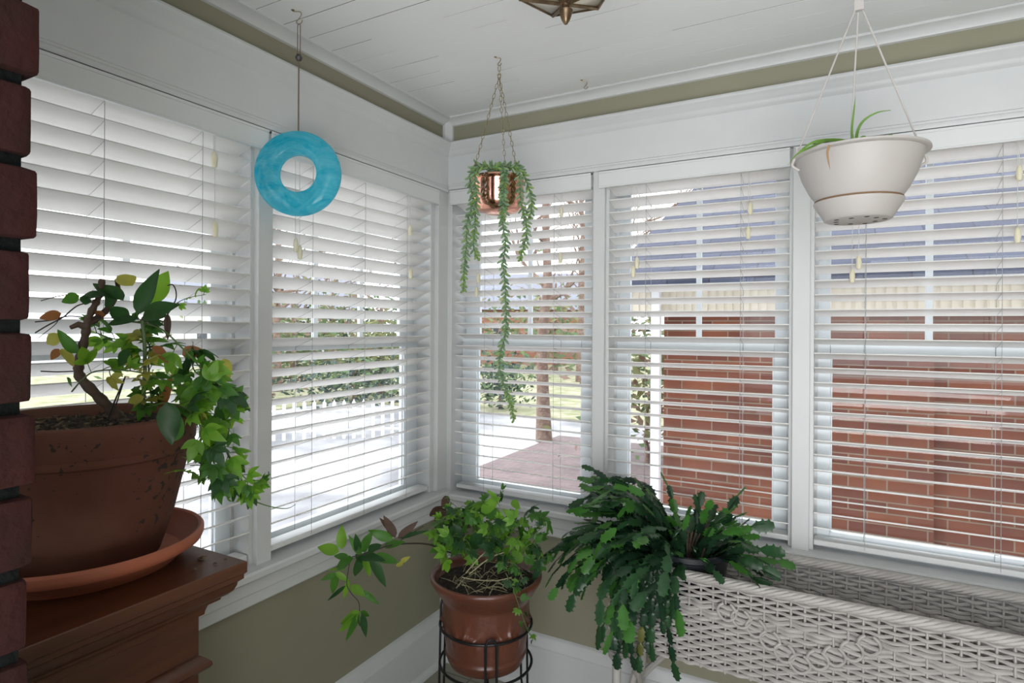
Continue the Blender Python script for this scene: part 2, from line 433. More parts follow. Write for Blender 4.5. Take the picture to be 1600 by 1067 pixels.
blind(.040, .686, .018, .690, Rx, SILL_R, HB_R, 14.5, (.192, .523),
      [(.165, 1.715), (.157, 1.655), (.560, 1.97), (.557, 1.785)], 'narrowest white slatted blind, behind the strands of the copper pot', 3)
blind(.757, 1.400, .722, 1.402, Rx, SILL_R, HB_R, 15, (.905, 1.244),
      [(1.276, 1.918), (1.270, 1.835), (.874, 1.748), (.860, 1.715)], 'white slatted blind above the dark green cactus, brick wall seen through it', 4)
blind(1.477, 2.140, 1.418, 2.15, Rx, SILL_R, HB_R, 15, (1.624, 1.968),
      [(1.603, 1.715), (1.585, 1.672), (2.003, 1.955), (2.000, 1.775)], 'white slatted blind behind the white hanging planter, at the right', 5)
#@@PART2
# ------------------------------------------------------------------ outdoors
GZ = -.40
M_ground = mat('pale_driveway', (.16, .165, .18), .9, noise=(.55, (.62, .62, .62), .35, .7), bump=(8, .4, .02))
M_lawn = mat('winter_lawn', (.20, .22, .10), .95, noise=(2.5, (.38, .36, .26), .35, .65), bump=(30, .6, .03))
M_pave = brick_mat('brick_pavers', (.23, .165, .16), (.18, .135, .135), (.24, .22, .22), .21, .105, .012, 'X')
# pavers use x/y coordinates
for nd in M_pave.node_tree.nodes:
    if nd.type == 'SEPXYZ':
        cbn = [l.to_node for l in nd.outputs[0].links][0]
        M_pave.node_tree.links.new(nd.outputs['Y'], cbn.inputs[1])
m = MB(); m.box((-60, .2, GZ - .2), (40, 60, GZ)); m.box((-60, -40, GZ - .2), (-.2, .2, GZ)); st('ground', m, M_ground)
m = MB(); m.box((-2.7, 2.55, GZ), (9, 7.3, GZ + .015)); st('driveway', m, M_pave)
m = MB(); m.box((-30, 9, GZ), (20, 45, GZ + .03)); m.box((-40, -6, GZ), (-9.5, 9, GZ + .03)); st('lawn', m, M_lawn)

# neighbouring brick garage with white frieze, gutter and blue-grey shingle roof
M_nb = brick_mat('orange_red_brick', (.225, .072, .034), (.135, .042, .027), (.24, .18, .13), .232, .078, .010, 'X')
M_fr = mat('cream_frieze', (.78, .72, .60), .7); M_wh = mat('white_gutter', (.85, .86, .88), .5)
M_sh = brick_mat('blue_grey_shingle', (.040, .048, .082), (.070, .082, .125), (.018, .018, .028), .30, .06, .008, 'X')
g = thing('brick_garage', (3.2, 3.6, GZ), 'red brick neighbouring outbuilding with blue-grey shingle roof, through the right-hand windows', 'building')
m = MB(); m.box((.32, 2.6, GZ), (2.12, 6.6, 1.62)); m.box((2.12, 2.66, GZ), (9, 6.6, 1.62)); m.build('brick_wall', M_nb, g)
m = MB(); m.box((.02, 2.52, 1.62), (9, 2.62, 1.80))
for k in range(150): m.box((.04 + k * .06, 2.512, 1.625), (.075 + k * .06, 2.53, 1.795))
m.build('frieze', M_fr, g)
m = MB(); m.box((-.02, 2.18, 1.79), (9.1, 2.62, 1.805)); m.box((-.03, 2.17, 1.80), (9.1, 2.24, 1.87)); m.build('gutter', M_wh, g, bevel=.01)
m = MB(); sl_ = .42
v = [(-.05, 2.16, 1.875), (9.2, 2.16, 1.875), (9.2, 5.6, 1.875 + 3.44 * sl_), (-.05, 5.6, 1.875 + 3.44 * sl_), (9.2, 9, 1.875), (-.05, 9, 1.875)]
v += [(x, y, z - .05) for x, y, z in v]
m.add(v, [(0, 1, 2, 3), (3, 2, 4, 5), (7, 6, 9, 8), (8, 9, 11, 10), (0, 6, 7, 1), (5, 4, 10, 11), (0, 3, 9, 6), (3, 5, 11, 9), (1, 7, 8, 2), (2, 8, 10, 4)])
m.build('roof', M_sh, g)
m = MB(); m.box((.27, 2.38, GZ), (.34, 2.45, 1.80)); m.build('downspout', M_wh, g, bevel=.008)

M_bark = mat('tree_bark', (.16, .10, .075), .95, noise=(12, (.26, .19, .15), .35, .7), bump=(25, 1, .03))
M_lf = [mat('leaf_far_green', (.10, .16, .07), .8, trans=.2), mat('leaf_far_olive', (.19, .20, .09), .8, trans=.2), mat('leaf_far_rust', (.19, .13, .10), .8, trans=.2), mat('leaf_far_dark', (.04, .065, .055), .8)]

def tree(name, loc, h, r, label, cat, crown=None, bare=True, seed=1, group=None, lean=0):
    rg = random.Random(seed); x, y = loc; root = thing(name, (x, y, GZ), label, cat, group)
    m = MB()
    pts = [Vector((x + lean * k * .2, y, GZ + h * k / 6 * .95)) + Vector((rg.uniform(-.05, .05), rg.uniform(-.05, .05), 0)) * (k > 0) for k in range(7)]
    m.tube(pts, [r * (1.25 if k == 0 else 1 - k * .11) for k in range(7)], 10)
    def br(p, d, L, rad, lv):
        pp = [p]; q = p.copy(); dd = d.copy()
        for k in range(5):
            dd = (dd + Vector((rg.uniform(-.3, .3), rg.uniform(-.3, .3), rg.uniform(-.12, .25)))).normalized(); q = q + dd * L / 5; pp.append(q.copy())
        m.tube(pp, [rad * (1 - .16 * k) for k in range(6)], 5, cap=False)
        if lv > 0:
            for k in range(4):
                a = pp[rg.randint(1, 5)]
                br(a, (dd + Vector((rg.uniform(-1, 1), rg.uniform(-1, 1), rg.uniform(-.3, .8)))).normalized(), L * .6, rad * .5, lv - 1)
    for k in range(8 if bare else 3):
        z = rg.uniform(.3, .95); i = z * 6; p = pts[int(i)].lerp(pts[min(int(i) + 1, 6)], i % 1)
        a = rg.uniform(0, 2 * PI); br(p, Vector((math.cos(a), math.sin(a), rg.uniform(.2, .8))).normalized(), h * .38, r * .4, 3 if bare else 1)
    m.build('trunk', M_bark, root)
    if crown:
        cr_, ch, cz, n, mis, ls = crown; m = MB()
        for k in range(n):
            u = rg.gauss(0, .42); w = rg.gauss(0, .42); zz = rg.gauss(0, .38)
            c = Vector((x + u * cr_, y + w * cr_, cz + zz * ch))
            a = Vector((rg.uniform(-1, 1), rg.uniform(-1, 1), rg.uniform(-.6, .6))).normalized(); b2 = a.orthogonal().normalized()
            s_ = ls * rg.uniform(.6, 1.4)
            m.add([c - a * s_, c + b2 * s_ * .45, c + a * s_, c - b2 * s_ * .45], [(0, 1, 2, 3)], rg.choice(mis))
        m.build('foliage', M_lf, root)
    return root
TREES = 'trees and bushes of the garden'
tree('bare_tree', (-2.72, 6.74), 5.5, .115, 'brown bare tree trunk beside the driveway, behind the copper pot window', 'tree', seed=4, group=TREES)
tree('bare_tree', (-9.0, 13.5), 7.5, .14, 'tall bare tree far off, behind the window at the room corner', 'tree', seed=9, group=TREES)
tree('bare_tree', (-12.5, 9.5), 6.5, .13, 'bare branching tree seen beyond the picket fence', 'tree', seed=12, group=TREES)
tree('bare_tree', (-6.2, 17), 8, .16, 'bare tree in the far background right of the thick trunk', 'tree', seed=15, group=TREES)
tree('evergreen_tree', (-9.6, 10.6), 2.6, .09, 'yellow-green bushy tree right of centre in the window by the corner', 'tree', (1.3, 1.3, .9, 1100, (1, 1, 0), .09), False, 21, TREES)
tree('evergreen_tree', (-13.8, 11.2), 3.0, .10, 'mid-green and rust bushy tree behind the picket fence', 'tree', (2.3, 1.5, .8, 1500, (0, 2, 1, 0), .11), False, 23, TREES)
tree('hedge_bush', (-9.1, 9.0), .9, .05, 'low dark hedge behind the white picket fence', 'bush', (1.7, .8, .1, 1300, (3, 3, 0), .08), False, 25, TREES)
tree('hedge_bush', (-12.2, 7.4), .9, .05, 'green-grey low bush left of the picket fence', 'bush', (1.8, .8, .15, 1200, (0, 3, 0, 2), .08), False, 27, TREES)
tree('hedge_bush', (-5.2, 9.6), .8, .05, 'dark green bush at the left edge of the copper pot window', 'bush', (.8, .8, .3, 900, (3, 0), .07), False, 29, TREES)
tree('leafy_shrub', (-.75, 6.0), 1.1, .04, 'green shrub at the left end of the brick outbuilding', 'bush', (1.0, 1.6, .9, 900, (0, 1, 1, 2), .07), False, 31, TREES)
tree('evergreen_tree', (-17, 16), 4.0, .12, 'broad rust and green tree on the far horizon', 'tree', (5.5, 2.6, 1.4, 2200, (0, 2, 1, 3), .16), False, 33, TREES)
tree('evergreen_tree', (-9.0, 21), 4.0, .12, 'wide olive tree far behind the bare trunks', 'tree', (5.0, 2.4, 1.3, 1800, (1, 2, 0), .16), False, 35, TREES)

# white picket fence
fc = thing('picket_fence', (-6.2, 5.2, GZ), 'low white picket fence in the garden, seen low in the window by the corner', 'fence')
fa, fb = Vector((-7.1, 4.1, GZ)), Vector((-4.8, 6.1, GZ)); m = MB(); rl = MB()
nP = 20
for k in range(nP):
    p = fa.lerp(fb, k / (nP - 1)); m.box((p.x - .025, p.y - .015, GZ), (p.x + .025, p.y + .015, GZ + .62))
    m.add([(p.x - .025, p.y, GZ + .62), (p.x + .025, p.y, GZ + .62), (p.x, p.y, GZ + .67)], [(0, 1, 2)])
m.build('pickets', M_wh, fc)
for z in (.14, .48): rl.tube([fa + Vector((0, 0, z)), fb + Vector((0, 0, z))], .025, 4)
rl.build('rails', M_wh, fc)

# far houses
def house(loc, sx, sy, h, wall, roof, label, rz):
    x, y = loc; r = thing('house', (x, y, GZ), label, 'building', 'houses across the street')
    ca, sa = math.cos(rz), math.sin(rz)
    xf = lambda a, b_, c: (x + a * ca - b_ * sa, y + a * sa + b_ * ca, GZ + c)
    m = MB(); m.box((-sx / 2, -sy / 2, 0), (sx / 2, sy / 2, h), xf=xf); m.build('wall', wall, r)
    m = MB(); v = [(-sx / 2 - .3, -sy / 2 - .4, h), (sx / 2 + .3, -sy / 2 - .4, h), (sx / 2 + .3, sy / 2 + .4, h), (-sx / 2 - .3, sy / 2 + .4, h), (-sx / 2 - .3, 0, h + sy * .35), (sx / 2 + .3, 0, h + sy * .35)]
    m.add([xf(*p) for p in v], [(0, 1, 5, 4), (2, 3, 4, 5), (0, 4, 3), (1, 2, 5), (3, 2, 1, 0)]); m.build('roof', roof, r)
    for k in (-.3, 0, .3):
        f = MB(); f.box((sx * k - .5, -sy / 2 - .05, .9), (sx * k + .5, -sy / 2 + .02, 2.1), xf=xf); fo = f.build('window_frame', M_wh, r)
        f = MB(); f.box((sx * k - .42, -sy / 2 - .07, .98), (sx * k + .42, -sy / 2 - .04, 2.02), xf=xf); f.build('pane', M_dkglass, fo)
M_dkglass = mat('dark_window_glass', (.03, .04, .05), .1)
M_hw1 = mat('pale_siding', (.62, .62, .60), .8); M_hw2 = mat('red_brick_far', (.36, .16, .11), .9)
M_rf = mat('grey_roof', (.20, .21, .25), .9)
house((-14.5, 27), 8, 6, 2.8, M_hw2, M_rf, 'distant red brick house behind the bare trees', .35)
house((-26, 20), 9, 6, 2.8, M_hw1, M_rf, 'distant pale house beyond the picket fence', .9)
0 and house((-27, 5.5), 9, 7, 3.0, M_hw1, M_rf, 'distant pale house behind the leftmost blind', 1.4)

# ------------------------------------------------------------------ brick pillar (foreground)
M_pb = mat('dark_red_brick', (.030, .0098, .009), .9, spec=.08, noise=(18, (.020, .010, .009), .3, .7), bump=(60, .8, .004))
M_pm = mat('dark_mortar', (.008, .009, .009), .95, spec=.02, bump=(90, 1, .004))
pil = thing('brick_pillar', (.5, -2.3, 0), 'dark red brick pillar edge with recessed mortar joints, close at the left', 'pillar')
m = MB(); PX1, PY1, PX0, PY0 = .853, -1.925, .40, -2.75
m.box((PX0, PY0, 0), (PX1 - .009, PY1 - .009, CEIL), mi=1)
BH, GAP = .0795, .011; zj = 1.498; k0 = int(zj / BH) + 1; rg = random.Random(5)
def rbrick(x0, y0, z0, x1, y1, z1):
    c = .007; vs = []; nx, ny, nz_ = 2, 10, 4
    # subdivided rounded box on the outer faces
    def P(a, b_, c_):
        p = Vector((x0 + (x1 - x0) * a, y0 + (y1 - y0) * b_, z0 + (z1 - z0) * c_))
        d = mnoise.noise_vector(p * 45) * .0016 + mnoise.noise_vector(p * 14) * .0022
        return p + d
    ed = lambda n: [0, .06] + [i / n for i in range(1, n)] + [.94, 1]
    ax, ay, az = ed(3), ed(8), ed(3)
    def rnd(p):
        q = Vector(p)
        # round towards centre at edges
        hx, hy, hz = (x1 - x0) / 2, (y1 - y0) / 2, (z1 - z0) / 2; C_ = Vector(((x0 + x1) / 2, (y0 + y1) / 2, (z0 + z1) / 2)); d = q - C_
        r_ = .006; inn = Vector((max(-hx + r_, min(hx - r_, d.x)), max(-hy + r_, min(hy - r_, d.y)), max(-hz + r_, min(hz - r_, d.z))))
        e = d - inn
        if e.length > r_: e = e.normalized() * r_
        return C_ + inn + e
    for (A, B, fn) in ((ay, az, lambda a, b_: P(1, a, b_)), (ax, az, lambda a, b_: P(a, 1, b_)), (ax, ay, lambda a, b_: P(a, b_, 1)), (ax, ay, lambda a, b_: P(a, b_, 0)), (ax, az, lambda a, b_: P(a, 0, b_)), (ay, az, lambda a, b_: P(0, a, b_))):
        vs = [rnd(fn(a, b_)) for a in A for b_ in B]; nb = len(B)
        m.add(vs, [(i * nb + j, i * nb + j + 1, (i + 1) * nb + j + 1, (i + 1) * nb + j) for i in range(len(A) - 1) for j in range(nb - 1)], 0, True)
for k in range(0, 32):
    zc = zj + (k - k0) * BH; za, zb = zc + GAP / 2, zc + BH - GAP / 2
    if zb > CEIL or za < 0: continue
    jx = rg.uniform(-.003, .003)
    if k % 2: spans = [(PY1 - .105, PY1), (PY1 - .325, PY1 - .118), (PY1 - .545, PY1 - .338), (PY0, PY1 - .558)]
    else: spans = [(PY1 - .208, PY1), (PY1 - .428, PY1 - .221), (PY1 - .648, PY1 - .441), (PY0, PY1 - .661)]
    for i, (a, b_) in enumerate(spans):
        rbrick(PX1 - (.10 if i else (.21 if k % 2 else .1)), a, za, PX1 + jx + rg.uniform(-.002, .002), b_ + (jx if i == 0 else 0), zb)
    rbrick(PX0, PY1 - .1, za, PX1 - (.222 if k % 2 else .112), PY1 + rg.uniform(-.002, .002), zb)
m.build('bricks', [M_pb, M_pm], pil)

# ------------------------------------------------------------------ wooden cabinet
M_wood = bpy.data.materials.new('reddish_brown_varnished_wood'); M_wood.use_nodes = True; t = M_wood.node_tree; p = t.nodes['Principled BSDF']
tcn = t.nodes.new('ShaderNodeTexCoord'); mpn = t.nodes.new('ShaderNodeMapping'); mpn.inputs['Scale'].default_value = (14, 1.2, 14)
n = t.nodes.new('ShaderNodeTexNoise'); n.inputs['Scale'].default_value = 3; n.inputs['Detail'].default_value = 8; n.inputs['Distortion'].default_value = .6
c = t.nodes.new('ShaderNodeValToRGB'); c.color_ramp.elements[0].position = .3; c.color_ramp.elements[0].color = (.050, .015, .006, 1)
c.color_ramp.elements[1].position = .75; c.color_ramp.elements[1].color = (.090, .028, .010, 1)
t.links.new(tcn.outputs['Object'], mpn.inputs[0]); t.links.new(mpn.outputs[0], n.inputs['Vector']); t.links.new(n.outputs['Fac'], c.inputs[0]); t.links.new(c.outputs[0], p.inputs['Base Color'])
p.inputs['Roughness'].default_value = .34; p.inputs['Coat Weight'].default_value = .12; p.inputs['Coat Roughness'].default_value = .2
K1 = .93   # cabinet and plant keep clear of the blind
CT = 1.5 - .5 * K1; CX, CY, CYB = 1.537 - 1.097 * K1, -2.21 + .84 * K1, -1.915
cab = thing('wooden_cabinet', (.22, -1.64, 0), 'reddish-brown varnished wooden cabinet with stepped moulded top, left', 'cabinet')
def rectring(m, prof, x0=.046):
    """prof (inset,z): rings of the outline inset from the front and right faces"""
    vs = []
    for (i, z) in prof:
        vs += [(x0, CYB, z), (CX - i, CYB, z), (CX - i, CY - i, z), (x0, CY - i, z)]
    fs = []
    for k in range(len(prof) - 1):
        for j in range(4): j2 = (j + 1) % 4; fs.append((k * 4 + j, (k + 1) * 4 + j, (k + 1) * 4 + j2, k * 4 + j2))
    fs.append((0, 1, 2, 3)); e = (len(prof) - 1) * 4; fs.append((e + 3, e + 2, e + 1, e)); m.add(vs, fs)
m = MB(); rectring(m, [(.002, CT), (.0, CT - .003), (0, CT - .022), (.003, CT - .025)]); m.build('top', M_wood, cab)
m = MB(); rectring(m, [(.004, CT - .025), (.004, CT - .034), (.008, CT - .037), (.012, CT - .040), (.013, CT - .046), (.017, CT - .055), (.024, CT - .062), (.033, CT - .066), (.034, CT - .071), (.044, CT - .074), (.050, CT - .080), (.053, CT - .089), (.054, CT - .096), (.061, CT - .100)])
m.build('crown_moulding', M_wood, cab)
m = MB(); rectring(m, [(.061, CT - .10), (.061, .06)]); m.build('body', M_wood, cab)
m = MB(); zb_ = 1.5 - .708 * K1
rectring(m, [(.061, zb_ + .020), (.056, zb_ + .016), (.050, zb_ + .011), (.044, zb_ + .004), (.043, zb_ - .002), (.047, zb_ - .008), (.055, zb_ - .011), (.061, zb_ - .012)]); m.build('bead_moulding', M_wood, cab)
m = MB(); rectring(m, [(.045, .09), (.045, .0)]); m.build('plinth', M_wood, cab)
for i, (a, b_, s_) in enumerate(((315, 874, .007), (303, 891, .005), (336, 882, .0035), (352, 876, .003))):
    r_ = pt(a, b_, 1.0) - CAM; q = CAM + r_ * ((CT - CAM.z) / r_.z); m = MB()
    rg = random.Random(i); pts = [q + Vector((-s_, -s_ * .5, .002)), q + Vector((0, 0, .0035)), q + Vector((s_, s_ * .4, .002))]
    m.tube(pts, [s_ * .25, s_ * .4, s_ * .2], 6)
    if i == 0: m.tube([q + Vector((-s_ * .9, s_ * .5, .004)), q + Vector((s_ * .8, s_ * .9, .005))], s_ * .22, 5)
    o = m.build('dry_crumb', M_debris)
    tag(o, ['largest dry brown crumb on the cabinet top', 'dark dry crumb on the cabinet top nearest the saucer', 'small dry crumb right of the largest one on the cabinet top', 'tiny dry crumb nearest the cabinet corner'][i], 'crumb', 'dry crumbs on the cabinet top')

# ------------------------------------------------------------------ foliage helpers
def leafmat(name, c, t, k=.35, rough=.42):
    m = mat(name, c, rough, spec=.45, trans=(k, t), noise=(40, tuple(x * .72 for x in c), .35, .7)); return m
ML = [leafmat('leaf_dark', (.030, .085, .030), (.05, .18, .02)), leafmat('leaf_green', (.060, .17, .030), (.14, .42, .03), .42),
      leafmat('leaf_bright', (.15, .33, .040), (.36, .70, .05), .5), leafmat('leaf_yellow', (.45, .44, .09), (.75, .70, .12), .45),
      leafmat('leaf_rust', (.34, .14, .05), (.55, .22, .06), .3), leafmat('leaf_withered', (.085, .05, .035), (.12, .06, .03), .15, .7)]
M_stem = mat('green_stem', (.075, .13, .035), .5); M_wstem = mat('woody_stem', (.085, .052, .038), .75, bump=(90, .6, .003), noise=(30, (.14, .095, .07), .4, .7))
M_dstem = mat('dark_thin_stem', (.030, .022, .018), .6)

def leaf(m, b, d, nrm, L, Wd, mi=1, droop=.25, fold=.18, rows=7, shape='ovate', twist=0, rg=random):
    d = Vector(d).normalized(); nrm = Vector(nrm); nrm = nrm - d * nrm.dot(d)
    nrm = nrm.normalized() if nrm.length > 1e-4 else d.orthogonal().normalized()
    sd = d.cross(nrm); vs = []
    for i in range(rows + 1):
        t = i / rows
        if shape == 'ovate': w = math.sin(PI * t ** .72) ** .85 if 0 < t < 1 else 0
        elif shape == 'lance': w = math.sin(PI * t ** .85) if 0 < t < 1 else 0
        else: w = .35 + .65 * math.sin(PI * min(t * 1.0, 1)) if t < 1 else .3
        w = w * Wd / 2 + .0004
        c = Vector(b) + d * L * (t - .15 * droop * t * t) - nrm * droop * L * t * t
        up = nrm * fold * w * 1.2; wob = math.sin(t * 9 + twist) * .04 * Wd
        vs += [c - sd * w + up + nrm * wob, c, c + sd * w + up - nrm * wob]
    fs = []
    for i in range(rows):
        a = i * 3; fs += [(a, a + 1, a + 4, a + 3), (a + 1, a + 2, a + 5, a + 4)]
    m.add(vs, fs, mi, True)

def palm(m, st_, b, d, nrm, L, mi, n=5, rg=random, spread=38, wf=.36):
    """palmate leaf: n lobes from the petiole end"""
    d = Vector(d).normalized(); nrm = Vector(nrm); nrm = (nrm - d * nrm.dot(d)); nrm = nrm.normalized() if nrm.length > 1e-3 else d.orthogonal()
    pe = Vector(b) + d * L * .35 + nrm * .04 * L
    if st_: st_.tube([b, Vector(b).lerp(pe, .5) + nrm * .02 * L, pe], .0009, 4)
    for k in range(n):
        a = math.radians((k - (n - 1) / 2) * spread + rg.uniform(-6, 6))
        dd = (d * math.cos(a) + d.cross(nrm) * math.sin(a))
        LL = L * (1 - .22 * abs(k - (n - 1) / 2) / max(1, (n - 1) / 2)) * rg.uniform(.85, 1.1)
        leaf(m, pe, dd, nrm, LL * .8, LL * wf, mi, rg.uniform(.1, .45), .2, 6, 'lance', rg.uniform(0, 6))

def rnrm(rg, bias=(0.5, -.6, .8), k=.7):
    return (Vector(bias) + Vector((rg.uniform(-1, 1), rg.uniform(-1, 1), rg.uniform(-1, 1))) * k).normalized()

def vine(ms, ml, pts, r0, r1, n, L, tones, rg, kind='palm', start=.15, sub=8, down=0, ws=None, lobes=(3, 5)):
    P = catmull(pts, sub); N = len(P); ms.tube(P, [r0 + (r1 - r0) * i / (N - 1) for i in range(N)], 6, mi=0)
    for k in range(n):
        t = start + (1 - start) * (k + rg.uniform(-.3, .3)) / max(1, n - 1); t = min(max(t, 0), 1)
        i = min(int(t * (N - 1)), N - 2); p = P[i].lerp(P[i + 1], t * (N - 1) - i); tg = (P[i + 1] - P[i]).normalized()
        s_ = Vector((rg.uniform(-1, 1), rg.uniform(-1, 1), rg.uniform(-1, 1))); s_ = (s_ - tg * s_.dot(tg)).normalized()
        d = (tg * .5 + s_ * 1.1 + Vector((0, 0, -down))).normalized()
        mi = rg.choice(tones); l_ = L * rg.uniform(.65, 1.2) * (1 - .25 * t)
        if kind == 'palm': palm(ml, ms, p, d, rnrm(rg), l_, mi, rg.choice(lobes), rg)
        else:
            q = p + d * l_ * .25; ms.tube([p, q], .0009, 4); leaf(ml, q, d, rnrm(rg), l_, l_ * .5, mi, rg.uniform(.1, .4), .2, rg=rg)
    return P

# ------------------------------------------------------------------ plant 1: terracotta pot on the cabinet
PC = Vector((1.537 - 1.372 * K1, -2.21 + .665 * K1, CT)); sc1 = lambda P: [(a * K1, b_ * K1) for a, b_ in P]; M_saucer = mat('terracotta_saucer', (.40, .115, .055), .6, noise=(7, (.32, .10, .055), .35, .7))
o = MB()
o.lathe(sc1([(0, .0), (.168, .0), (.172, .004), (.196, .028), (.205, .030), (.213, .034), (.217, .044), (.217, .054), (.212, .059), (.206, .056), (.203, .046), (.190, .030), (.170, .012), (0, .012)]), PC, 96)
sa = o.build('plant_saucer', M_saucer)
tag(sa, 'shallow orange terracotta saucer on the wooden cabinet', 'saucer')
# spotted, weathered terracotta for the large pot
M_pot1 = mat('weathered_terracotta', (.10, .036, .023), .8, spec=.25, noise=(3.5, (.185, .09, .063), .35, .7), bump=(50, .25, .002))
t = M_pot1.node_tree; p = t.nodes['Principled BSDF']; src = p.inputs['Base Color'].links[0].from_socket
n = t.nodes.new('ShaderNodeTexNoise'); n.inputs['Scale'].default_value = 75; n.inputs['Detail'].default_value = 3
n2 = t.nodes.new('ShaderNodeTexNoise'); n2.inputs['Scale'].default_value = 6
ad = t.nodes.new('ShaderNodeMath'); ad.operation = 'MULTIPLY_ADD'; ad.inputs[1].default_value = .55
c = t.nodes.new('ShaderNodeValToRGB'); c.color_ramp.elements[0].position = .955; c.color_ramp.elements[1].position = .98
tcn = t.nodes['Texture Coordinate'] if 'Texture Coordinate' in t.nodes else t.nodes.new('ShaderNodeTexCoord')
t.links.new(tcn.outputs['Object'], n.inputs['Vector']); t.links.new(tcn.outputs['Object'], n2.inputs['Vector'])
t.links.new(n2.outputs['Fac'], ad.inputs[0]); t.links.new(n.outputs['Fac'], ad.inputs[2]); t.links.new(ad.outputs[0], c.inputs[0])
mx = t.nodes.new('ShaderNodeMix'); mx.data_type = 'RGBA'; t.links.new(c.outputs[0], mx.inputs[0]); t.links.new(src, mx.inputs[6]); mx.inputs[7].default_value = (.035, .025, .02, 1)
t.links.new(mx.outputs[2], p.inputs['Base Color'])
pot = thing('potted_passion_vine', (PC.x, PC.y, CT + .012), 'tall passion vine with woody stem in wide weathered terracotta pot on the cabinet', 'potted plant')
m = MB(); RZ = .312 * K1
m.lathe(sc1([(0, .0125), (.128, .014), (.133, .018), (.158, .10), (.180, .19), (.189, .232), (.196, .236), (.198, .243), (.196, .250), (.199, .256), (.202, .290), (.206, .300), (.206, .309), (.202, .312), (.192, .312), (.188, .306), (.182, .24), (.05, .22), (0, .22)]), PC, 128,
        jit=lambda a, z, r: .0008 * math.sin(5 * a + z * 40))
m.build('pot', M_pot1, pot)
m = MB(); rg = random.Random(8); NS = 26
vs = [PC + Vector((0, 0, RZ - .018))]; fs = []
for i in range(1, 15):
    for k in range(NS * 3):
        a = 2 * PI * k / (NS * 3); r_ = .1835 * K1 * i / 14; q = Vector((r_ * math.cos(a), r_ * math.sin(a), 0))
        vs.append(PC + q + Vector((0, 0, RZ - .022 + mnoise.noise(q * 55) * .010 + mnoise.noise(q * 16) * .006)))
K = NS * 3
for k in range(K): fs.append((0, 1 + k, 1 + (k + 1) % K))
for i in range(13):
    for k in range(K): a_ = 1 + i * K + k; b_ = 1 + i * K + (k + 1) % K; fs.append((a_, a_ + K, b_ + K, b_))
m.add(vs, fs, 0, True); m.build('soil', M_soil, pot)
m = MB()
for k in range(140):
    a = rg.uniform(0, 2 * PI); r_ = .165 * math.sqrt(rg.random()); q = PC + Vector((r_ * math.cos(a), r_ * math.sin(a), RZ - .016))
    d = Vector((rg.uniform(-1, 1), rg.uniform(-1, 1), rg.uniform(-.2, .4))).normalized() * rg.uniform(.003, .009)
    m.tube([q - d, q + d], [rg.uniform(.001, .003), rg.uniform(.0008, .002)], 5, mi=0)
m.build('bark_mulch', M_debris, pot)['kind'] = 'stuff'
D1 = 1.25
pt1 = lambda x, y, D: pt(x, y, D * K1)
# woody trunk: from the soil, leaning left and then up
m = MB()
trunk = [pt1(186, 652, 1.25), pt1(172, 638, 1.24), pt1(150, 616, 1.23), pt1(126, 590, 1.22), pt1(123, 572, 1.22), pt1(128, 548, 1.22), pt1(134, 520, 1.22), pt1(139, 497, 1.22), pt1(148, 477, 1.22), pt1(155, 462, 1.22), pt1(160, 436, 1.22)]
T = catmull(trunk, 5); N = len(T); m.tube(T, [.0105 - .0055 * i / (N - 1) + .0012 * math.sin(i * 1.7) for i in range(N)], 10)
m.tube(catmull([pt1(133, 505, 1.22), pt1(152, 497, 1.23), pt1(172, 478, 1.24), pt1(184, 455, 1.25), pt1(182, 436, 1.25)], 6), [.0075 - .004 * i / 24 for i in range(25)], 8)
m.tube([pt1(136, 512, 1.22), pt1(122, 507, 1.21), pt1(110, 512, 1.205)], [.008, .006, .004], 7)
m.build('trunk', M_wstem, pot)
m = MB()
for pts_, r_ in (([(55, 503), (82, 500), (107, 494), (150, 497), (214, 498), (246, 510)], .0013), ([(64, 470), (85, 464), (107, 460)], .0009),
                 ([(55, 520), (75, 508), (98, 496), (112, 484), (125, 476), (152, 470)], .0014), ([(60, 528), (85, 508), (92, 498)], .0008), ([(262, 446), (270, 445), (275, 455), (274, 470), (262, 490), (262, 530)], .0012), ([(168, 655), (180, 625), (196, 588)], .0016),
                 ([(64, 580), (90, 581), (118, 580)], .0013)):
    m.tube(catmull([pt1(a, b_, 1.22) for a, b_ in pts_], 5), r_, 5)
m.build('twigs', M_dstem, pot)
m = MB(); m.tube([PC + Vector((.03, .02, RZ - .03)), pt1(196, 588, 1.27)], .0013, 6); m.build('stake', M_black, pot)
ms, ml = MB(), MB(); rg = random.Random(42)
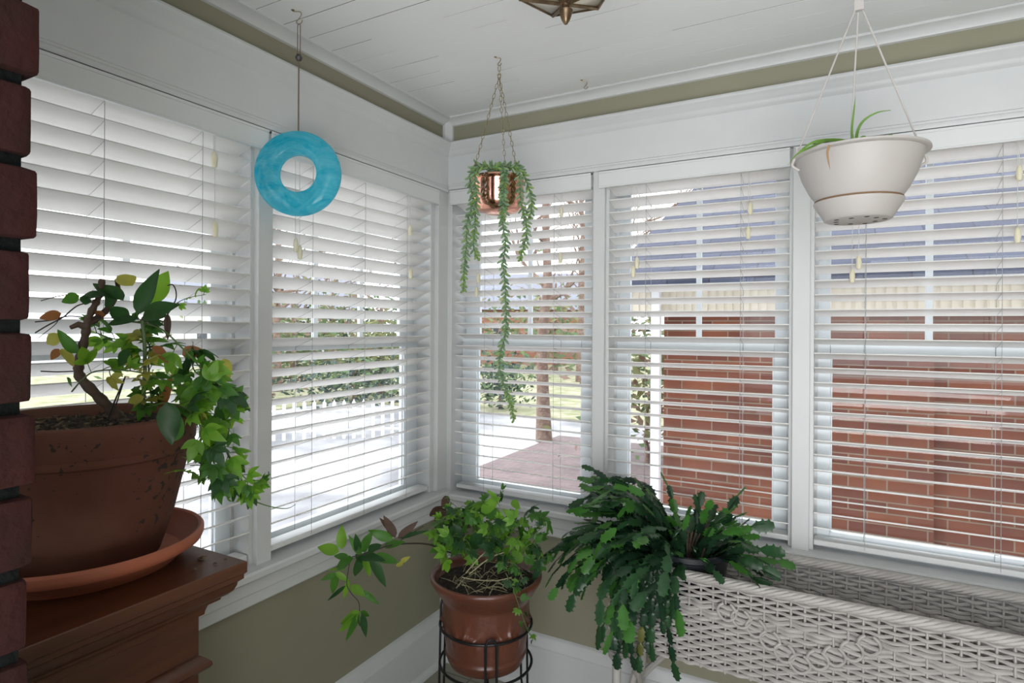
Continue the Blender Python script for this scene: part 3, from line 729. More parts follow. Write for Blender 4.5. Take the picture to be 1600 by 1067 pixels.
# big single leaves: base px, tip px, width px, tone, depth
for (bx, by, tx, ty, w, mi, dp) in [(215, 492, 244, 420, 26, 0, 1.22), (236, 474, 262, 424, 30, 2, 1.24), (222, 495, 278, 476, 28, 0, 1.19), (192, 470, 146, 441, 26, 0, 1.21),
      (182, 466, 158, 460, 30, 0, 1.20), (208, 446, 183, 430, 26, 3, 1.24), (160, 462, 120, 462, 16, 0, 1.2), (124, 462, 97, 472, 16, 1, 1.2), (136, 462, 132, 476, 14, 0, 1.2), (200, 500, 172, 480, 22, 0, 1.22),
      (213, 499, 162, 503, 16, 0, 1.2), (122, 552, 90, 516, 17, 1, 1.21), (94, 522, 70, 540, 18, 3, 1.21), (92, 545, 80, 562, 11, 4, 1.21), (96, 545, 115, 572, 16, 3, 1.21), (96, 490, 62, 497, 14, 4, 1.21), (104, 590, 112, 604, 8, 1, 1.2),
      (262, 490, 262, 530, 9, 5, 1.22), (300, 548, 290, 562, 10, 1, 1.24), (285, 555, 315, 545, 20, 4, 1.26), (160, 486, 152, 494, 14, 4, 1.22), (240, 540, 262, 566, 16, 4, 1.22),
      (225, 620, 200, 628, 14, 3, 1.2), (250, 640, 268, 585, 16, 4, 1.3), (262, 628, 268, 694, 30, 0, 1.12), (268, 690, 283, 652, 22, 1, 1.12), (350, 560, 356, 596, 18, 3, 1.3), (200, 545, 186, 572, 18, 0, 1.2), (195, 540, 214, 560, 22, 2, 1.26)]:
    b_ = pt1(bx, by, dp); e = pt1(tx, ty, dp + rg.uniform(-.02, .02)); d = e - b_
    nr = ((CAM - b_).normalized() + Vector((rg.uniform(-.5, .5), rg.uniform(-.5, .5), rg.uniform(-.2, .7)))).normalized()
    leaf(ml, b_, d, nr, d.length * 1.03, w / F_PX * dp, mi, rg.uniform(.0, .15), .25, 9, 'ovate', rg.uniform(0, 6), rg)
TG = (0, 1, 1, 2, 2, 2)
v1 = [pt1(190, 500, 1.24), pt1(246, 511, 1.22), pt1(285, 544, 1.22), pt1(316, 578, 1.24), pt1(335, 606, 1.25), pt1(343, 650, 1.26), pt1(352, 700, 1.27), pt1(372, 742, 1.28), pt1(392, 764, 1.29)]
vine(ms, ml, v1, .0019, .0012, 34, .066, TG, rg, 'palm', .22, 8, .3)
vine(ms, ml, [pt1(230, 636, 1.22), pt1(262, 630, 1.20), pt1(300, 645, 1.19), pt1(322, 690, 1.20), pt1(338, 730, 1.22), pt1(356, 770, 1.24)], .0017, .001, 20, .060, TG, rg, 'palm', .25, 8, .3)
vine(ms, ml, [pt1(112, 612, 1.2), pt1(128, 594, 1.2), pt1(150, 580, 1.2), pt1(200, 579, 1.2), pt1(246, 590, 1.2), pt1(310, 614, 1.22), pt1(325, 645, 1.23)], .0016, .001, 14, .056, (1, 2, 2, 3), rg, 'palm', .3, 8, .2)
vine(ms, ml, [pt1(222, 640, 1.25), pt1(226, 590, 1.24), pt1(226, 540, 1.23), pt1(222, 500, 1.22)], .0042, .003, 16, .055, (0, 1, 2, 3), rg, 'palm', .1, 8, .1)
vine(ms, ml, [pt1(238, 640, 1.27), pt1(232, 570, 1.27), pt1(230, 535, 1.26), pt1(180, 530, 1.26), pt1(150, 520, 1.26)], .002, .0012, 18, .058, (1, 2, 2), rg, 'palm', .2)
vine(ms, ml, [pt1(250, 510, 1.26), pt1(272, 478, 1.27), pt1(292, 466, 1.27), pt1(322, 460, 1.28)], .0010, .0006, 4, .025, (2, 3), rg, 'palm', .45)
vine(ms, ml, [pt1(300, 560, 1.26), pt1(306, 582, 1.26), pt1(340, 600, 1.27), pt1(362, 640, 1.27), pt1(356, 680, 1.27)], .0014, .0009, 16, .056, (1, 2, 2), rg, 'palm', .1)
vine(ms, ml, [pt1(352, 700, 1.27), pt1(372, 735, 1.27), pt1(395, 755, 1.28), pt1(413, 752, 1.29)], .0014, .001, 9, .045, (1, 2, 0), rg, 'palm', .1)
ms.tube(catmull([pt1(372, 768, 1.28), pt1(400, 784, 1.29), pt1(430, 793, 1.3), pt1(450, 794, 1.3), pt1(462, 788, 1.3)], 6), [.0016 - .001 * i / 24 for i in range(25)], 5)
for q in range(3):
    for k in range(7):
        a = (300, 600) if q == 0 else ((330, 720) if q == 1 else (255, 600))
        b_ = pt1(a[0] + rg.uniform(-35, 35), a[1] + rg.uniform(-45, 45), 1.23 + rg.uniform(-.03, .05)); palm(ml, ms, b_, rnrm(rg, (0, 0, -.3), 1), rnrm(rg), .05 * rg.uniform(.7, 1.2), rg.choice(TG), rg.choice((3, 5)), rg)
ml.build('leaves', ML, pot); ms.build('vine_stems', M_stem, pot)
# ------------------------------------------------------------------ plant stand and plant 2
SX, SY = .507, -.492; SC = Vector((SX, SY, 0))
stand = thing('wire_plant_stand', (SX, SY, 0), 'black wire plant stand with two rings and hairpin legs in the corner', 'plant stand')
RR = .1545; Z1, Z2 = .508, .385; fdir = math.atan2(CAM.y - SY, CAM.x - SX)
ring = lambda z, r: [SC + Vector((r * math.cos(2 * PI * k / 48), r * math.sin(2 * PI * k / 48), z)) for k in range(48)]
MB().tube(ring(Z1, RR), .0045, 8, closed=True).build('upper_ring', M_black, stand)
MB().tube(ring(Z2 - .006, RR), .0045, 8, closed=True).build('lower_ring', M_black, stand)
m = MB()
for k in range(3):
    a = fdir + .05 + k * 2 * PI / 3; e = Vector((math.cos(a), math.sin(a), 0))
    m.tube([SC + e * RR + Vector((0, 0, Z2 - .010)), SC + Vector((0, 0, Z2 - .010))], .004, 6)
m.build('cross_bars', M_black, stand)
for k in range(3):
    a = fdir + .10 + k * 2 * PI / 3; e = Vector((math.cos(a), math.sin(a), 0)); s_ = Vector((-e.y, e.x, 0)) * .0175; m = MB()
    ro = RR + .008; top = Z1 + .052 if k else Z1 + .02
    P = [SC + e * (ro + .045) - s_ * 1.0 + Vector((0, 0, .004)), SC + e * (ro + .006) - s_ + Vector((0, 0, .25)), SC + e * ro - s_ + Vector((0, 0, top - .02)), SC + e * ro - s_ * .6 + Vector((0, 0, top - .004)), SC + e * ro + Vector((0, 0, top)),
         SC + e * ro + s_ * .6 + Vector((0, 0, top - .004)), SC + e * ro + s_ + Vector((0, 0, top - .02)), SC + e * (ro + .006) + s_ + Vector((0, 0, .25)), SC + e * (ro + .045) + s_ + Vector((0, 0, .004))]
    m.tube(P, .0042, 7); m.build('leg', M_black, stand)

M_pot2 = mat('glazed_terracotta', (.135, .042, .022), .38, noise=(6, (.095, .030, .018), .35, .7), coat=.25, bump=(45, .5, .004))
p2 = thing('potted_passion_vine', (SX, SY, Z2), 'passion vine in ornate brown terracotta pot on the black wire stand', 'potted plant')
P2 = SC + Vector((0, 0, Z2 - .004))
def relief(a, z, r):
    if not (.075 < z < .215): return 0
    w = math.sin((z - .075) / .14 * PI)
    # repeated acanthus fan and shell relief
    u = ((a * 6 / (2 * PI)) % 1) - .5; rr_ = math.hypot(u * 1.5, (z - .135) / .11); th = math.atan2(z - .10, u * .13)
    return w * (.0085 * max(0, math.cos(th * 9)) * max(0, 1 - rr_ * 1.4) + .0065 * max(0, 1 - abs(math.hypot(u * 1.3, (z - .10) / .09) - .42) * 9))
prof = [(0, 0), (.118, 0), (.124, .004), (.131, .018), (.134, .030), (.137, .034), (.137, .040), (.134, .044), (.135, .052)]
prof += [(.135 + .011 * ((z - .052) / .16) ** .9, z) for z in [.052 + .16 * i / 26 for i in range(1, 27)]]
prof += [(.148, .218), (.153, .226), (.164, .240), (.172, .254), (.180, .266), (.186, .276), (.188, .284), (.187, .291), (.182, .294), (.176, .292), (.170, .280), (.150, .235), (0, .235)]
m = MB(); m.lathe(prof, P2, 220, jit=relief); m.build('pot', M_pot2, p2, sharp=False)
m = MB(); rg = random.Random(18); vs = [P2 + Vector((0, 0, .262))]; fs = []; K = 60
for i in range(1, 11):
    for k in range(K):
        a = 2 * PI * k / K; r_ = .164 * i / 10; q = Vector((r_ * math.cos(a), r_ * math.sin(a), 0)); vs.append(P2 + q + Vector((0, 0, .262 + mnoise.noise(q * 50) * .009)))
for k in range(K): fs.append((0, 1 + k, 1 + (k + 1) % K))
for i in range(9):
    for k in range(K): a_ = 1 + i * K + k; b_ = 1 + i * K + (k + 1) % K; fs.append((a_, a_ + K, b_ + K, b_))
m.add(vs, fs, 0, True); m.build('soil', M_soil, p2)
M_straw = mat('dry_straw', (.40, .36, .22), .7)
m = MB()
for k in range(60):
    a = rg.uniform(0, 2 * PI); r_ = .15 * math.sqrt(rg.random()); q = P2 + Vector((r_ * math.cos(a), r_ * math.sin(a), .268)); e = rg.uniform(0, 2 * PI); L = rg.uniform(.03, .10)
    q2 = q + Vector((math.cos(e) * L, math.sin(e) * L, rg.uniform(-.005, .03)))
    dd = Vector((q2.x - SX, q2.y - SY, 0))
    if dd.length > .16: continue
    m.tube(catmull([q, q.lerp(q2, .5) + Vector((0, 0, rg.uniform(.0, .025))), q2], 5), .0009, 4)
for (pa) in ([(722, 902), (745, 906), (775, 907), (800, 902)], [(728, 895), (750, 870), (770, 855)], [(733, 897), (765, 872), (790, 862)], [(740, 925), (760, 918), (780, 917), (792, 923)]):
    m.tube(catmull([pt(a, b_, 1.93) for a, b_ in pa], 5), .0016, 5)
m.build('straw_stems', M_straw, p2)
ms, ml, md, mw = MB(), MB(), MB(), MB(); rg = random.Random(77)
# long arching stem to the left with a leaf cluster
A = catmull([pt(720, 868, 1.98), pt(700, 862, 1.97), pt(672, 851, 1.93), pt(640, 849, 1.88), pt(605, 853, 1.84), pt(575, 864, 1.80), pt(550, 870, 1.79)], 8)
md.tube(A, [.0032 - .0014 * i / (len(A) - 1) for i in range(len(A))], 7)
md.tube(catmull([pt(618, 850, 1.86), pt(640, 835, 1.86), pt(662, 822, 1.86)], 5), .0012, 5)
def lf(bx, by, tx, ty, w, mi, dp, mb=None, tn=None, fr=.5):
    b_ = pt(bx, by, dp); e = pt(tx, ty, dp + rg.uniform(-.03, .03)); d = e - b_
    nr = ((CAM - b_).normalized() + Vector((rg.uniform(-fr, fr), rg.uniform(-fr, fr), rg.uniform(-.1, .8)))).normalized()
    leaf(mb or ml, b_, d, nr, d.length * 1.03, w / F_PX * dp, mi, rg.uniform(0, .15), .22, 8, 'ovate', rg.uniform(0, 6), rg)
for a in [(534, 858, 534, 821, 16, 2), (530, 862, 496, 854, 18, 2), (560, 862, 556, 836, 12, 0), (566, 862, 580, 832, 17, 1), (565, 868, 545, 838, 10, 1), (560, 870, 600, 872, 18, 0), (585, 868, 622, 878, 15, 1), (578, 868, 605, 918, 15, 0),
          (563, 868, 556, 902, 18, 0), (568, 872, 580, 900, 12, 2), (552, 872, 523, 890, 20, 1), (545, 870, 520, 868, 10, 1), (540, 890, 512, 888, 6, 2), (575, 862, 595, 850, 16, 0), (600, 854, 632, 846, 12, 1), (555, 866, 575, 880, 12, 0),
          (525, 896, 502, 906, 9, 1), (525, 896, 519, 930, 12, 1), (524, 894, 545, 908, 9, 2), (614, 842, 576, 830, 16, 1), (618, 840, 600, 806, 14, 5), (622, 840, 652, 816, 12, 5), (622, 841, 668, 828, 8, 0), (617, 838, 594, 808, 10, 5)]:
    lf(*a, 1.80 if a[0] < 590 else 1.86)
md.tube(catmull([pt(546, 880, 1.79), pt(542, 912, 1.79), pt(549, 927, 1.79), pt(560, 940, 1.79), pt(562, 955, 1.79)], 6), .0013, 5)
for a in [(545, 905, 536, 938, 8, 2), (540, 915, 512, 938, 6, 0), (548, 915, 570, 930, 14, 2), (565, 922, 592, 945, 9, 1), (568, 928, 582, 928, 5, 2), (562, 956, 540, 966, 12, 2), (560, 958, 529, 990, 12, 2), (560, 958, 541, 1000, 12, 1), (562, 958, 560, 978, 14, 1), (565, 958, 572, 995, 11, 0), (563, 956, 578, 962, 8, 1), (555, 960, 530, 975, 10, 2)]:
    lf(*a, 1.79)
# pale bud leaf
lf(626, 878, 640, 870, 7, 3, 1.86); lf(630, 880, 618, 884, 7, 3, 1.86)
TG2 = (0, 1, 1, 2, 2)
def vi(pts_, dp, n, L, tones, st_=.1, r=.0014, dn=.1, kind='palm', bright=False):
    vine(ms, ml, [pt(a, b_, dp + (i * .0)) for i, (a, b_) in enumerate(pts_)], r, r * .6, n, L, tones, rg, kind, st_, 7, dn)
for pp_, dp, n_, L in [([(735, 880), (725, 830), (715, 795), (700, 782)], 2.0, 10, .050), ([(760, 880), (755, 830), (745, 800), (722, 790)], 2.05, 12, .05), ([(770, 880), (775, 820), (762, 785), (786, 770)], 2.08, 10, .045),
                       ([(790, 880), (792, 845), (800, 828), (832, 822)], 2.0, 12, .045), ([(755, 870), (700, 842), (672, 838)], 1.95, 10, .05), ([(795, 885), (828, 850), (845, 862), (855, 880)], 1.95, 12, .048),
                       ([(790, 895), (800, 915), (812, 950), (825, 985), (833, 1000)], 1.83, 11, .038), ([(780, 880), (802, 880), (815, 900), (805, 930)], 1.88, 12, .045), ([(740, 870), (730, 845), (705, 835)], 1.93, 10, .052),
                       ([(770, 860), (760, 835), (780, 812), (812, 835)], 1.96, 14, .05), ([(820, 850), (838, 832), (850, 822)], 1.95, 5, .03), ([(700, 850), (690, 820), (700, 800)], 1.98, 10, .05)]:
    vi(pp_, dp, n_, L, TG2)
for k in range(95):
    a = rg.uniform(0, 1); b_ = pt(682 + 165 * a + rg.uniform(-8, 8), 812 + rg.uniform(-26, 52) + 22 * abs(a - .4), 1.98 + rg.uniform(-.12, .1)); palm(ml, ms, b_, rnrm(rg, (0, 0, -.1), 1), rnrm(rg, (.4, -.6, 1)), .058 * rg.uniform(.7, 1.15), rg.choice(TG2), rg.choice((3, 5)), rg)
for a in [(690, 790, 672, 806, 20, 5), (702, 800, 678, 812, 22, 5), (735, 805, 722, 826, 26, 5), (745, 800, 730, 808, 16, 5), (700, 775, 690, 792, 14, 5)]: lf(*a, 2.05)
for a in [(722, 825, 700, 845, 26, 0), (735, 850, 760, 838, 24, 0), (752, 800, 780, 778, 18, 2), (765, 790, 762, 812, 14, 1), (800, 782, 812, 795, 12, 2), (812, 862, 800, 882, 22, 2)]: lf(*a, 1.95)
ms.tube(catmull([pt(770, 778, 2.0), pt(780, 772, 2.0), pt(788, 766, 2.0)], 4), .0008, 4)
ms.tube(catmull([pt(828, 838, 1.95), pt(845, 822, 1.95), pt(858, 816, 1.95)], 4), .0008, 4)
ml.build('leaves', ML, p2); ms.build('vine_stems', M_stem, p2); o = md.build('arching_stem', M_dstem, p2)

# ------------------------------------------------------------------ wicker planter
M_wick = mat('white_painted_wicker', (.43, .41, .385), .55, noise=(20, (.36, .34, .32), .35, .7), bump=(90, .3, .002))
wx0, wx1, wyf, wyb, wz1, wz0 = .915, 2.16, -.395, -.105, .758, .495
wp = thing('wicker_planter', ((wx0 + wx1) / 2, (wyf + wyb) / 2, 0), 'long white wicker planter stand with braided rim below the right windows', 'planter')
def weave(name, A, B, nst, outn, z0, z1, rows_top=3, plain=False):
    """woven panel from A to B (2D points); stakes and horizontal strands passing in front/behind"""
    A = Vector((A[0], A[1], 0)); B = Vector((B[0], B[1], 0)); m = MB(); o_ = Vector((*outn, 0))
    for i in range(nst + 1):
        p = A.lerp(B, i / nst); m.tube([p + Vector((0, 0, z0)), p + Vector((0, 0, z1))], .0034, 6)
    rows = int((z1 - z0) / .0122); per = 6
    for r in range(rows):
        z = z0 + .008 + r * (z1 - z0 - .012) / (rows - 1)
        top = r >= rows - 5
        mid = (rows - 9 <= r < rows - 5) and not plain
        P = []
        NN = nst * per
        for k in range(NN + 1):
            t = k / NN; ph = k / per * PI
            if mid: amp = .0066 * (1 if (r // 2) % 2 else -1)
            else: amp = .0062 * (1 if r % 2 else -1)
            off = math.cos(ph) * amp
            P.append(A.lerp(B, t) + o_ * off + Vector((0, 0, z + .0009 * math.sin(k * .7 + r))))
        m.tube(P, .0068 if mid else (.0048 if top else .0060), 6, flat=.55 if False else 1)
    return m.build(name, M_wick, wp)
L_ = wx1 - wx0
weave('front_weave', (wx0, wyf), (wx1, wyf), 36, (0, -1), wz0, wz1 - .012)
weave('back_weave', (wx0, wyb), (wx1, wyb), 36, (0, 1), wz0, wz1 - .012)
weave('end_weave', (wx0, wyf), (wx0, wyb), 8, (-1, 0), wz0, wz1 - .012, plain=True)
weave('end_weave', (wx1, wyf), (wx1, wyb), 8, (1, 0), wz0, wz1 - .012, plain=True)
m = MB()
for k in range(28): x = wx0 + .01 + k * (L_ - .02) / 27; m.tube([(x, wyf, wz0 + .01), (x, wyb, wz0 + .01)], .0035, 5)
m.box((wx0, wyf, wz0 + .002), (wx1, wyb, wz0 + .008)); m.build('bottom', M_wick, wp)
# braided rim: overlapping diagonal rolls
m = MB()
def braid(A, B):
    A = Vector(A); B = Vector(B); L = (B - A).length; d = (B - A) / L; n_ = int(L / .046); s_ = d.cross(Vector((0, 0, 1)))
    for k in range(-1, n_ + 1):
        for q in range(2):
            P = []
            t0 = k * L / n_ + q * L / n_ / 2
            for i in range(11):
                t = i / 10; x = t0 + t * .135; a = -.35 * PI + t * 1.55 * PI
                x = min(max(x, -.01), L + .01)
                P.append(A + d * x + s_ * (.0125 * math.cos(a)) * 1.0 + Vector((0, 0, .010 * math.sin(a) )))
            m.tube(P, [.002, .0050, .0062, .0066, .0068, .0068, .0068, .0066, .0060, .005, .002], 7)
for a, b_ in (((wx0, wyf, wz1), (wx1, wyf, wz1)), ((wx0, wyb, wz1), (wx1, wyb, wz1)), ((wx0, wyf, wz1), (wx0, wyb, wz1)), ((wx1, wyf, wz1), (wx1, wyb, wz1))): braid(a, b_)
m.build('braided_rim', M_wick, wp)
# looped ornament on the front and flat woven bands behind it
def onfront(px, py, off=0):
    r_ = pt(px, py, 1) - CAM; return CAM + r_ * ((wyf - off - CAM.y) / r_.y)
m = MB()
for i, (a, b_) in enumerate([(1136, 955), (1158, 966), (1181, 980), (1203, 999), (1226, 1019), (1250, 1036), (1278, 1030), (1304, 1024), (1331, 1016), (1358, 1007)]):
    c = onfront(a, b_, .011); R_ = .0255
    P = [c + Vector((R_ * math.cos(t_), -.004 - .003 * math.sin(3 * t_), R_ * .95 * math.sin(t_))) for t_ in [PI * .62 + k * (2 * PI * .88) / 22 for k in range(23)]]
    m.tube(P, .0042, 7)
    for dz in (.010, -.006): m.tube([c + Vector((-R_ * .9, .002, dz + .004)), c + Vector((0, -.002, dz)), c + Vector((R_ * .9, .002, dz - .004))], [.005, .006, .005], 6)
m.build('looped_ornament', M_wick, wp)
def wleg(x, y, out):
    m = MB(); m.tube([(x, y, wz1 - .02), (x, y, .30), (x + out * .03, y, 0)], [.014, .0145, .016], 10)
    for k in range(34):
        z = wz0 - .045 + k * .0088 if k < 26 else None
        if z: m.tube([(x + .0168 * math.cos(a), y + .0168 * math.sin(a), z + a * .0014) for a in [q * PI / 5 for q in range(11)]], .0042, 5)
    for z in (.475, .467, .459): m.tube([(x + .022 * math.cos(a), y + .022 * math.sin(a), z) for a in [q * PI / 6 for q in range(12)]], .0046, 5, closed=True)
    return m.build('leg', M_wick, wp)
wleg(wx0 + .018, wyf, -1); wleg(wx0 + .018, wyb, -1); wleg(wx1 - .018, wyf, 1); wleg(wx1 - .018, wyb, 1)
m = MB()
m.tube([(wx0 + .018, wyf, .20), (wx0 + .05, wyb, wz0 - .02)], .011, 8)
m.tube([(wx0 + .018, wyb, .18), (wx0 + .07, wyf, wz0 - .02)], .011, 8)
m.tube([(wx0 + .018, wyb, .25), (wx0 + .22, wyb, wz0)], .012, 8)
m.tube([(wx0 + .018, wyf, .12), (wx1 - .018, wyf, .12)], .010, 8); m.tube([(wx0 + .018, wyb, .12), (wx1 - .018, wyb, .12)], .010, 8)
m.build('braces', M_wick, wp)

# ------------------------------------------------------------------ cactus in a dark pot inside the planter
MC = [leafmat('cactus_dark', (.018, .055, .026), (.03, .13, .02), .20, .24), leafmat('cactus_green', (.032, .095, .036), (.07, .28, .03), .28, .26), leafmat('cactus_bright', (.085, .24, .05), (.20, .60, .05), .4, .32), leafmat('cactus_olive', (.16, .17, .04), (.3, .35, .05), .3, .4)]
M_dkpot = mat('dark_plastic_pot', (.012, .014, .018), .3)
CC = Vector((1.125, -.262, 0)); cac = thing('potted_holiday_cactus', (CC.x, CC.y, wz0 + .01), 'dark green trailing holiday cactus in a dark pot inside the wicker planter', 'potted plant')
m = MB(); m.lathe([(0, .014), (.085, .014), (.090, .02), (.122, .285), (.128, .29), (.128, .305), (.120, .307), (.116, .29), (.11, .27), (0, .27)], CC + Vector((0, 0, wz0 + .004)), 64); m.build('pot', M_dkpot, cac)
m = MB(); m.lathe([(0, .2775), (.08, .278), (.1135, .275)], CC + Vector((0, 0, wz0 + .004)), 40); m.build('soil', M_soil, cac)
def seg(m, b, d, nrm, L, Wd, mi, rg):
    d = d.normalized(); nrm = (nrm - d * nrm.dot(d)).normalized(); sd = d.cross(nrm)
    prof_ = [(0, .16), (.10, .42), (.24, .70), (.28, 1.02), (.36, .76), (.50, .84), (.56, 1.16), (.63, .78), (.76, .74), (.84, 1.06), (.89, .58), (1.0, .42)]
    vs = []
    for t_, w in prof_:
        c = b + d * L * t_ - nrm * (.10 * L * t_ * t_); w = w * Wd / 2
        vs += [c - sd * w - nrm * w * .22, c + nrm * .0014, c + sd * w - nrm * w * .22, c - nrm * .0014]
    fs = []
    for i in range(len(prof_) - 1):
        a = i * 4; fs += [(a, a + 1, a + 5, a + 4), (a + 1, a + 2, a + 6, a + 5), (a + 2, a + 3, a + 7, a + 6), (a + 3, a, a + 4, a + 7)]
    e = (len(prof_) - 1) * 4; fs.append((e, e + 1, e + 2, e + 3)); m.add(vs, fs, mi, True)
    return b + d * L * .97 - nrm * .09 * L
ml = MB(); mst = MB(); rg = random.Random(11); top = CC + Vector((0, 0, wz0 + .285))
def chain(az, el, n, Ls, grav, mult=1, start=None, hang=0, tone=None):
    d = Vector((math.cos(az) * math.cos(el), math.sin(az) * math.cos(el), math.sin(el)))
    p = start or (top + Vector((math.cos(az), math.sin(az), 0)) * rg.uniform(.01, .09))
    if p == start: pass
    tw = rg.uniform(-.7, .7)
    for k in range(n):
        sd = d.cross(Vector((0, 0, 1))); sd = sd.normalized() if sd.length > .05 else Vector((math.cos(az + 1.57), math.sin(az + 1.57), 0))
        nr = sd.cross(d); nr = (nr * math.cos(tw) + sd * math.sin(tw)).normalized()
        if nr.z < -.2: nr = -nr
        L = Ls * rg.uniform(.85, 1.25); w = L * rg.uniform(.48, .66) * (.55 if k == 0 and mult == 1 else 1)
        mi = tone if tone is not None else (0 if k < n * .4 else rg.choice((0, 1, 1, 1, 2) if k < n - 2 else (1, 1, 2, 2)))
        p2_ = p + d * L
        # planter, sill and window keep the shoots in the room
        if p2_.y > -.06: d = Vector((d.x, -abs(d.y) * .3, d.z)).normalized(); p2_ = p + d * L
        inside = wyf - .01 < p2_.y < wyb and p2_.x > wx0 - .02
        if inside and p2_.z < wz1 + .012 and d.z < 0: d = Vector((d.x, d.y - .25, .12)).normalized()
        if p2_.z < .28: break
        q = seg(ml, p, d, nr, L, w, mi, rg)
        if rg.random() < .20 and k > 1 and n - k > 1 and mult < 3:
            chain(az + rg.choice((-.6, .6)) * rg.uniform(.6, 1.2), math.asin(max(-1, min(1, d.z))), min(3, n - k), Ls, grav, mult + 1, q)
        p = q; az += rg.uniform(-.12, .12); tw += rg.uniform(-.5, .5)
        d = (d + Vector((0, 0, -grav * (1 + .25 * k))) + Vector((rg.uniform(-.22, .22), rg.uniform(-.22, .22), rg.uniform(-.12, .2)))).normalized()
# arms towards the room (az -90 = towards the viewer side), both sides and up
for k in range(44): chain(math.radians(rg.uniform(150, 268)), math.radians(rg.uniform(15, 78)), rg.randint(5, 7), .056, .23)
for k in range(30): chain(math.radians(rg.uniform(-105, 12)), math.radians(rg.uniform(5, 70)), rg.randint(2, 4), .056, .22)
for k in range(16): chain(math.radians(rg.uniform(0, 360)), math.radians(rg.uniform(50, 85)), rg.randint(3, 4), .052, .17)
for k in range(9): chain(math.radians(rg.uniform(20, 150)), math.radians(rg.uniform(45, 75)), rg.randint(2, 3), .052, .16)
for k in range(13): chain(math.radians(rg.uniform(158, 205)), math.radians(rg.uniform(15, 55)), rg.randint(5, 7), .054, .13)
for k in range(20): chain(math.radians(rg.uniform(172, 252)), math.radians(rg.uniform(5, 40)), rg.randint(6, 8), .055, .20)
# strands hanging over the planter front
for k in range(17):
    x = rg.uniform(.945, 1.105); y = wyf - rg.uniform(.02, .05); P = [top + Vector((rg.uniform(-.04, 0), -.08, 0)), Vector((x, (top.y + y) / 2, top.z + .05)), Vector((x, y, wz1 + .02))]
    b_ = P[0]; az = math.atan2(P[1].y - b_.y, P[1].x - b_.x)
    for (q0, q1) in ((P[0], P[1]), (P[1], P[2])):
        nS = max(1, round((q1 - q0).length / .045))
        for s_ in range(nS): seg(ml, q0.lerp(q1, s_ / nS), q1 - q0, Vector((rg.uniform(-.3, .3), -.5, 1)), (q1 - q0).length / nS * 1.03, .026, 0, rg)
    p = P[2]; d = Vector((rg.uniform(-.1, .1), -.15, -1)); n_ = rg.randint(3, 7)
    for s_ in range(n_):
        L = .046 * rg.uniform(.85, 1.2); nr = Vector((rg.uniform(-.6, .6), -1, .1))
        if p.z - L < .27: break
        p = seg(ml, p, d, nr, L, L * rg.uniform(.5, .62), 3 if (k == 3 and s_ > 3) else rg.choice((0, 0, 0, 1)), rg); d = (d + Vector((rg.uniform(-.12, .12), rg.uniform(-.04, .05), 0))).normalized()
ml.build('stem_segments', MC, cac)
m = MB()
for k in range(26):
    a = rg.uniform(0, 2 * PI); r_ = rg.uniform(.01, .06); b_ = top + Vector((r_ * math.cos(a), r_ * math.sin(a), -.008)); m.tube(catmull([b_, b_ + Vector((.02 * math.cos(a), .02 * math.sin(a), .05)), b_ + Vector((.05 * math.cos(a), .05 * math.sin(a), .095))], 4), [.0035 - .0002 * i for i in range(9)], 6)
m.build('woody_base', M_wstem, cac)

# ------------------------------------------------------------------ hooks
def hook(x, y, size, label, mt_, a=0):
    m = MB(); z = CEIL; e = Vector((math.cos(a), math.sin(a), 0)); b_ = Vector((x, y, z))
    P = [b_ + e * -.3 * size + Vector((0, 0, .003)), b_ + e * -.3 * size + Vector((0, 0, -.15 * size))]
    P = [b_ - e * .45 * size + Vector((0, 0, .004)), b_ - e * .42 * size + Vector((0, 0, -.10 * size)), b_ + e * .1 * size + Vector((0, 0, -.16 * size)), b_ + e * .12 * size + Vector((0, 0, -.45 * size)), b_ - e * .18 * size + Vector((0, 0, -.85 * size)), b_ - e * .02 * size + Vector((0, 0, -1.0 * size)), b_ + e * .18 * size + Vector((0, 0, -.90 * size)), b_ + e * .22 * size + Vector((0, 0, -.72 * size))]
    m.tube(catmull(P, 5), .0014, 7); m.lathe([(0, -.0015), (.005, -.0012), (.005, 0.001), (0, .001)], P[0] + Vector((0, 0, -.004)), 12)
    o = m.build('ceiling_hook', mt_); return tag(o, label, 'hook', 'wire hooks in the ceiling')
hk = pt(462, 272, 1.86); RX, RY = .134, -.969
hook(RX, RY, .042, 'bent wire ceiling hook that carries the blue glass ring', M_hook, math.radians(28))
hook(.508, -.425, .03, 'small wire ceiling hook above the copper pot', M_hook, math.radians(28))
hook(.702, -.105, .034, 'empty wire ceiling hook between copper pot and white planter', M_hook, math.radians(28))
hook(1.583, -.478, .04, 'ceiling hook above the white hanging planter', M_hook, math.radians(28))

# ------------------------------------------------------------------ blue glass ring
M_blue = bpy.data.materials.new('swirled_turquoise_glass'); M_blue.use_nodes = True; t = M_blue.node_tree; p = t.nodes['Principled BSDF']
tcn = t.nodes.new('ShaderNodeTexCoord'); n = t.nodes.new('ShaderNodeTexNoise'); n.inputs['Scale'].default_value = 9; n.inputs['Detail'].default_value = 8; n.inputs['Distortion'].default_value = 2.2; n.inputs['Roughness'].default_value = .7
c = t.nodes.new('ShaderNodeValToRGB'); c.color_ramp.elements[0].position = .36; c.color_ramp.elements[0].color = (.01, .58, .74, 1); c.color_ramp.elements[1].position = .72; c.color_ramp.elements[1].color = (.50, .92, .98, 1)
t.links.new(tcn.outputs['Object'], n.inputs['Vector']); t.links.new(n.outputs['Fac'], c.inputs[0]); t.links.new(c.outputs[0], p.inputs['Base Color'])
p.inputs['Roughness'].default_value = .08; p.inputs['Coat Weight'].default_value = .6
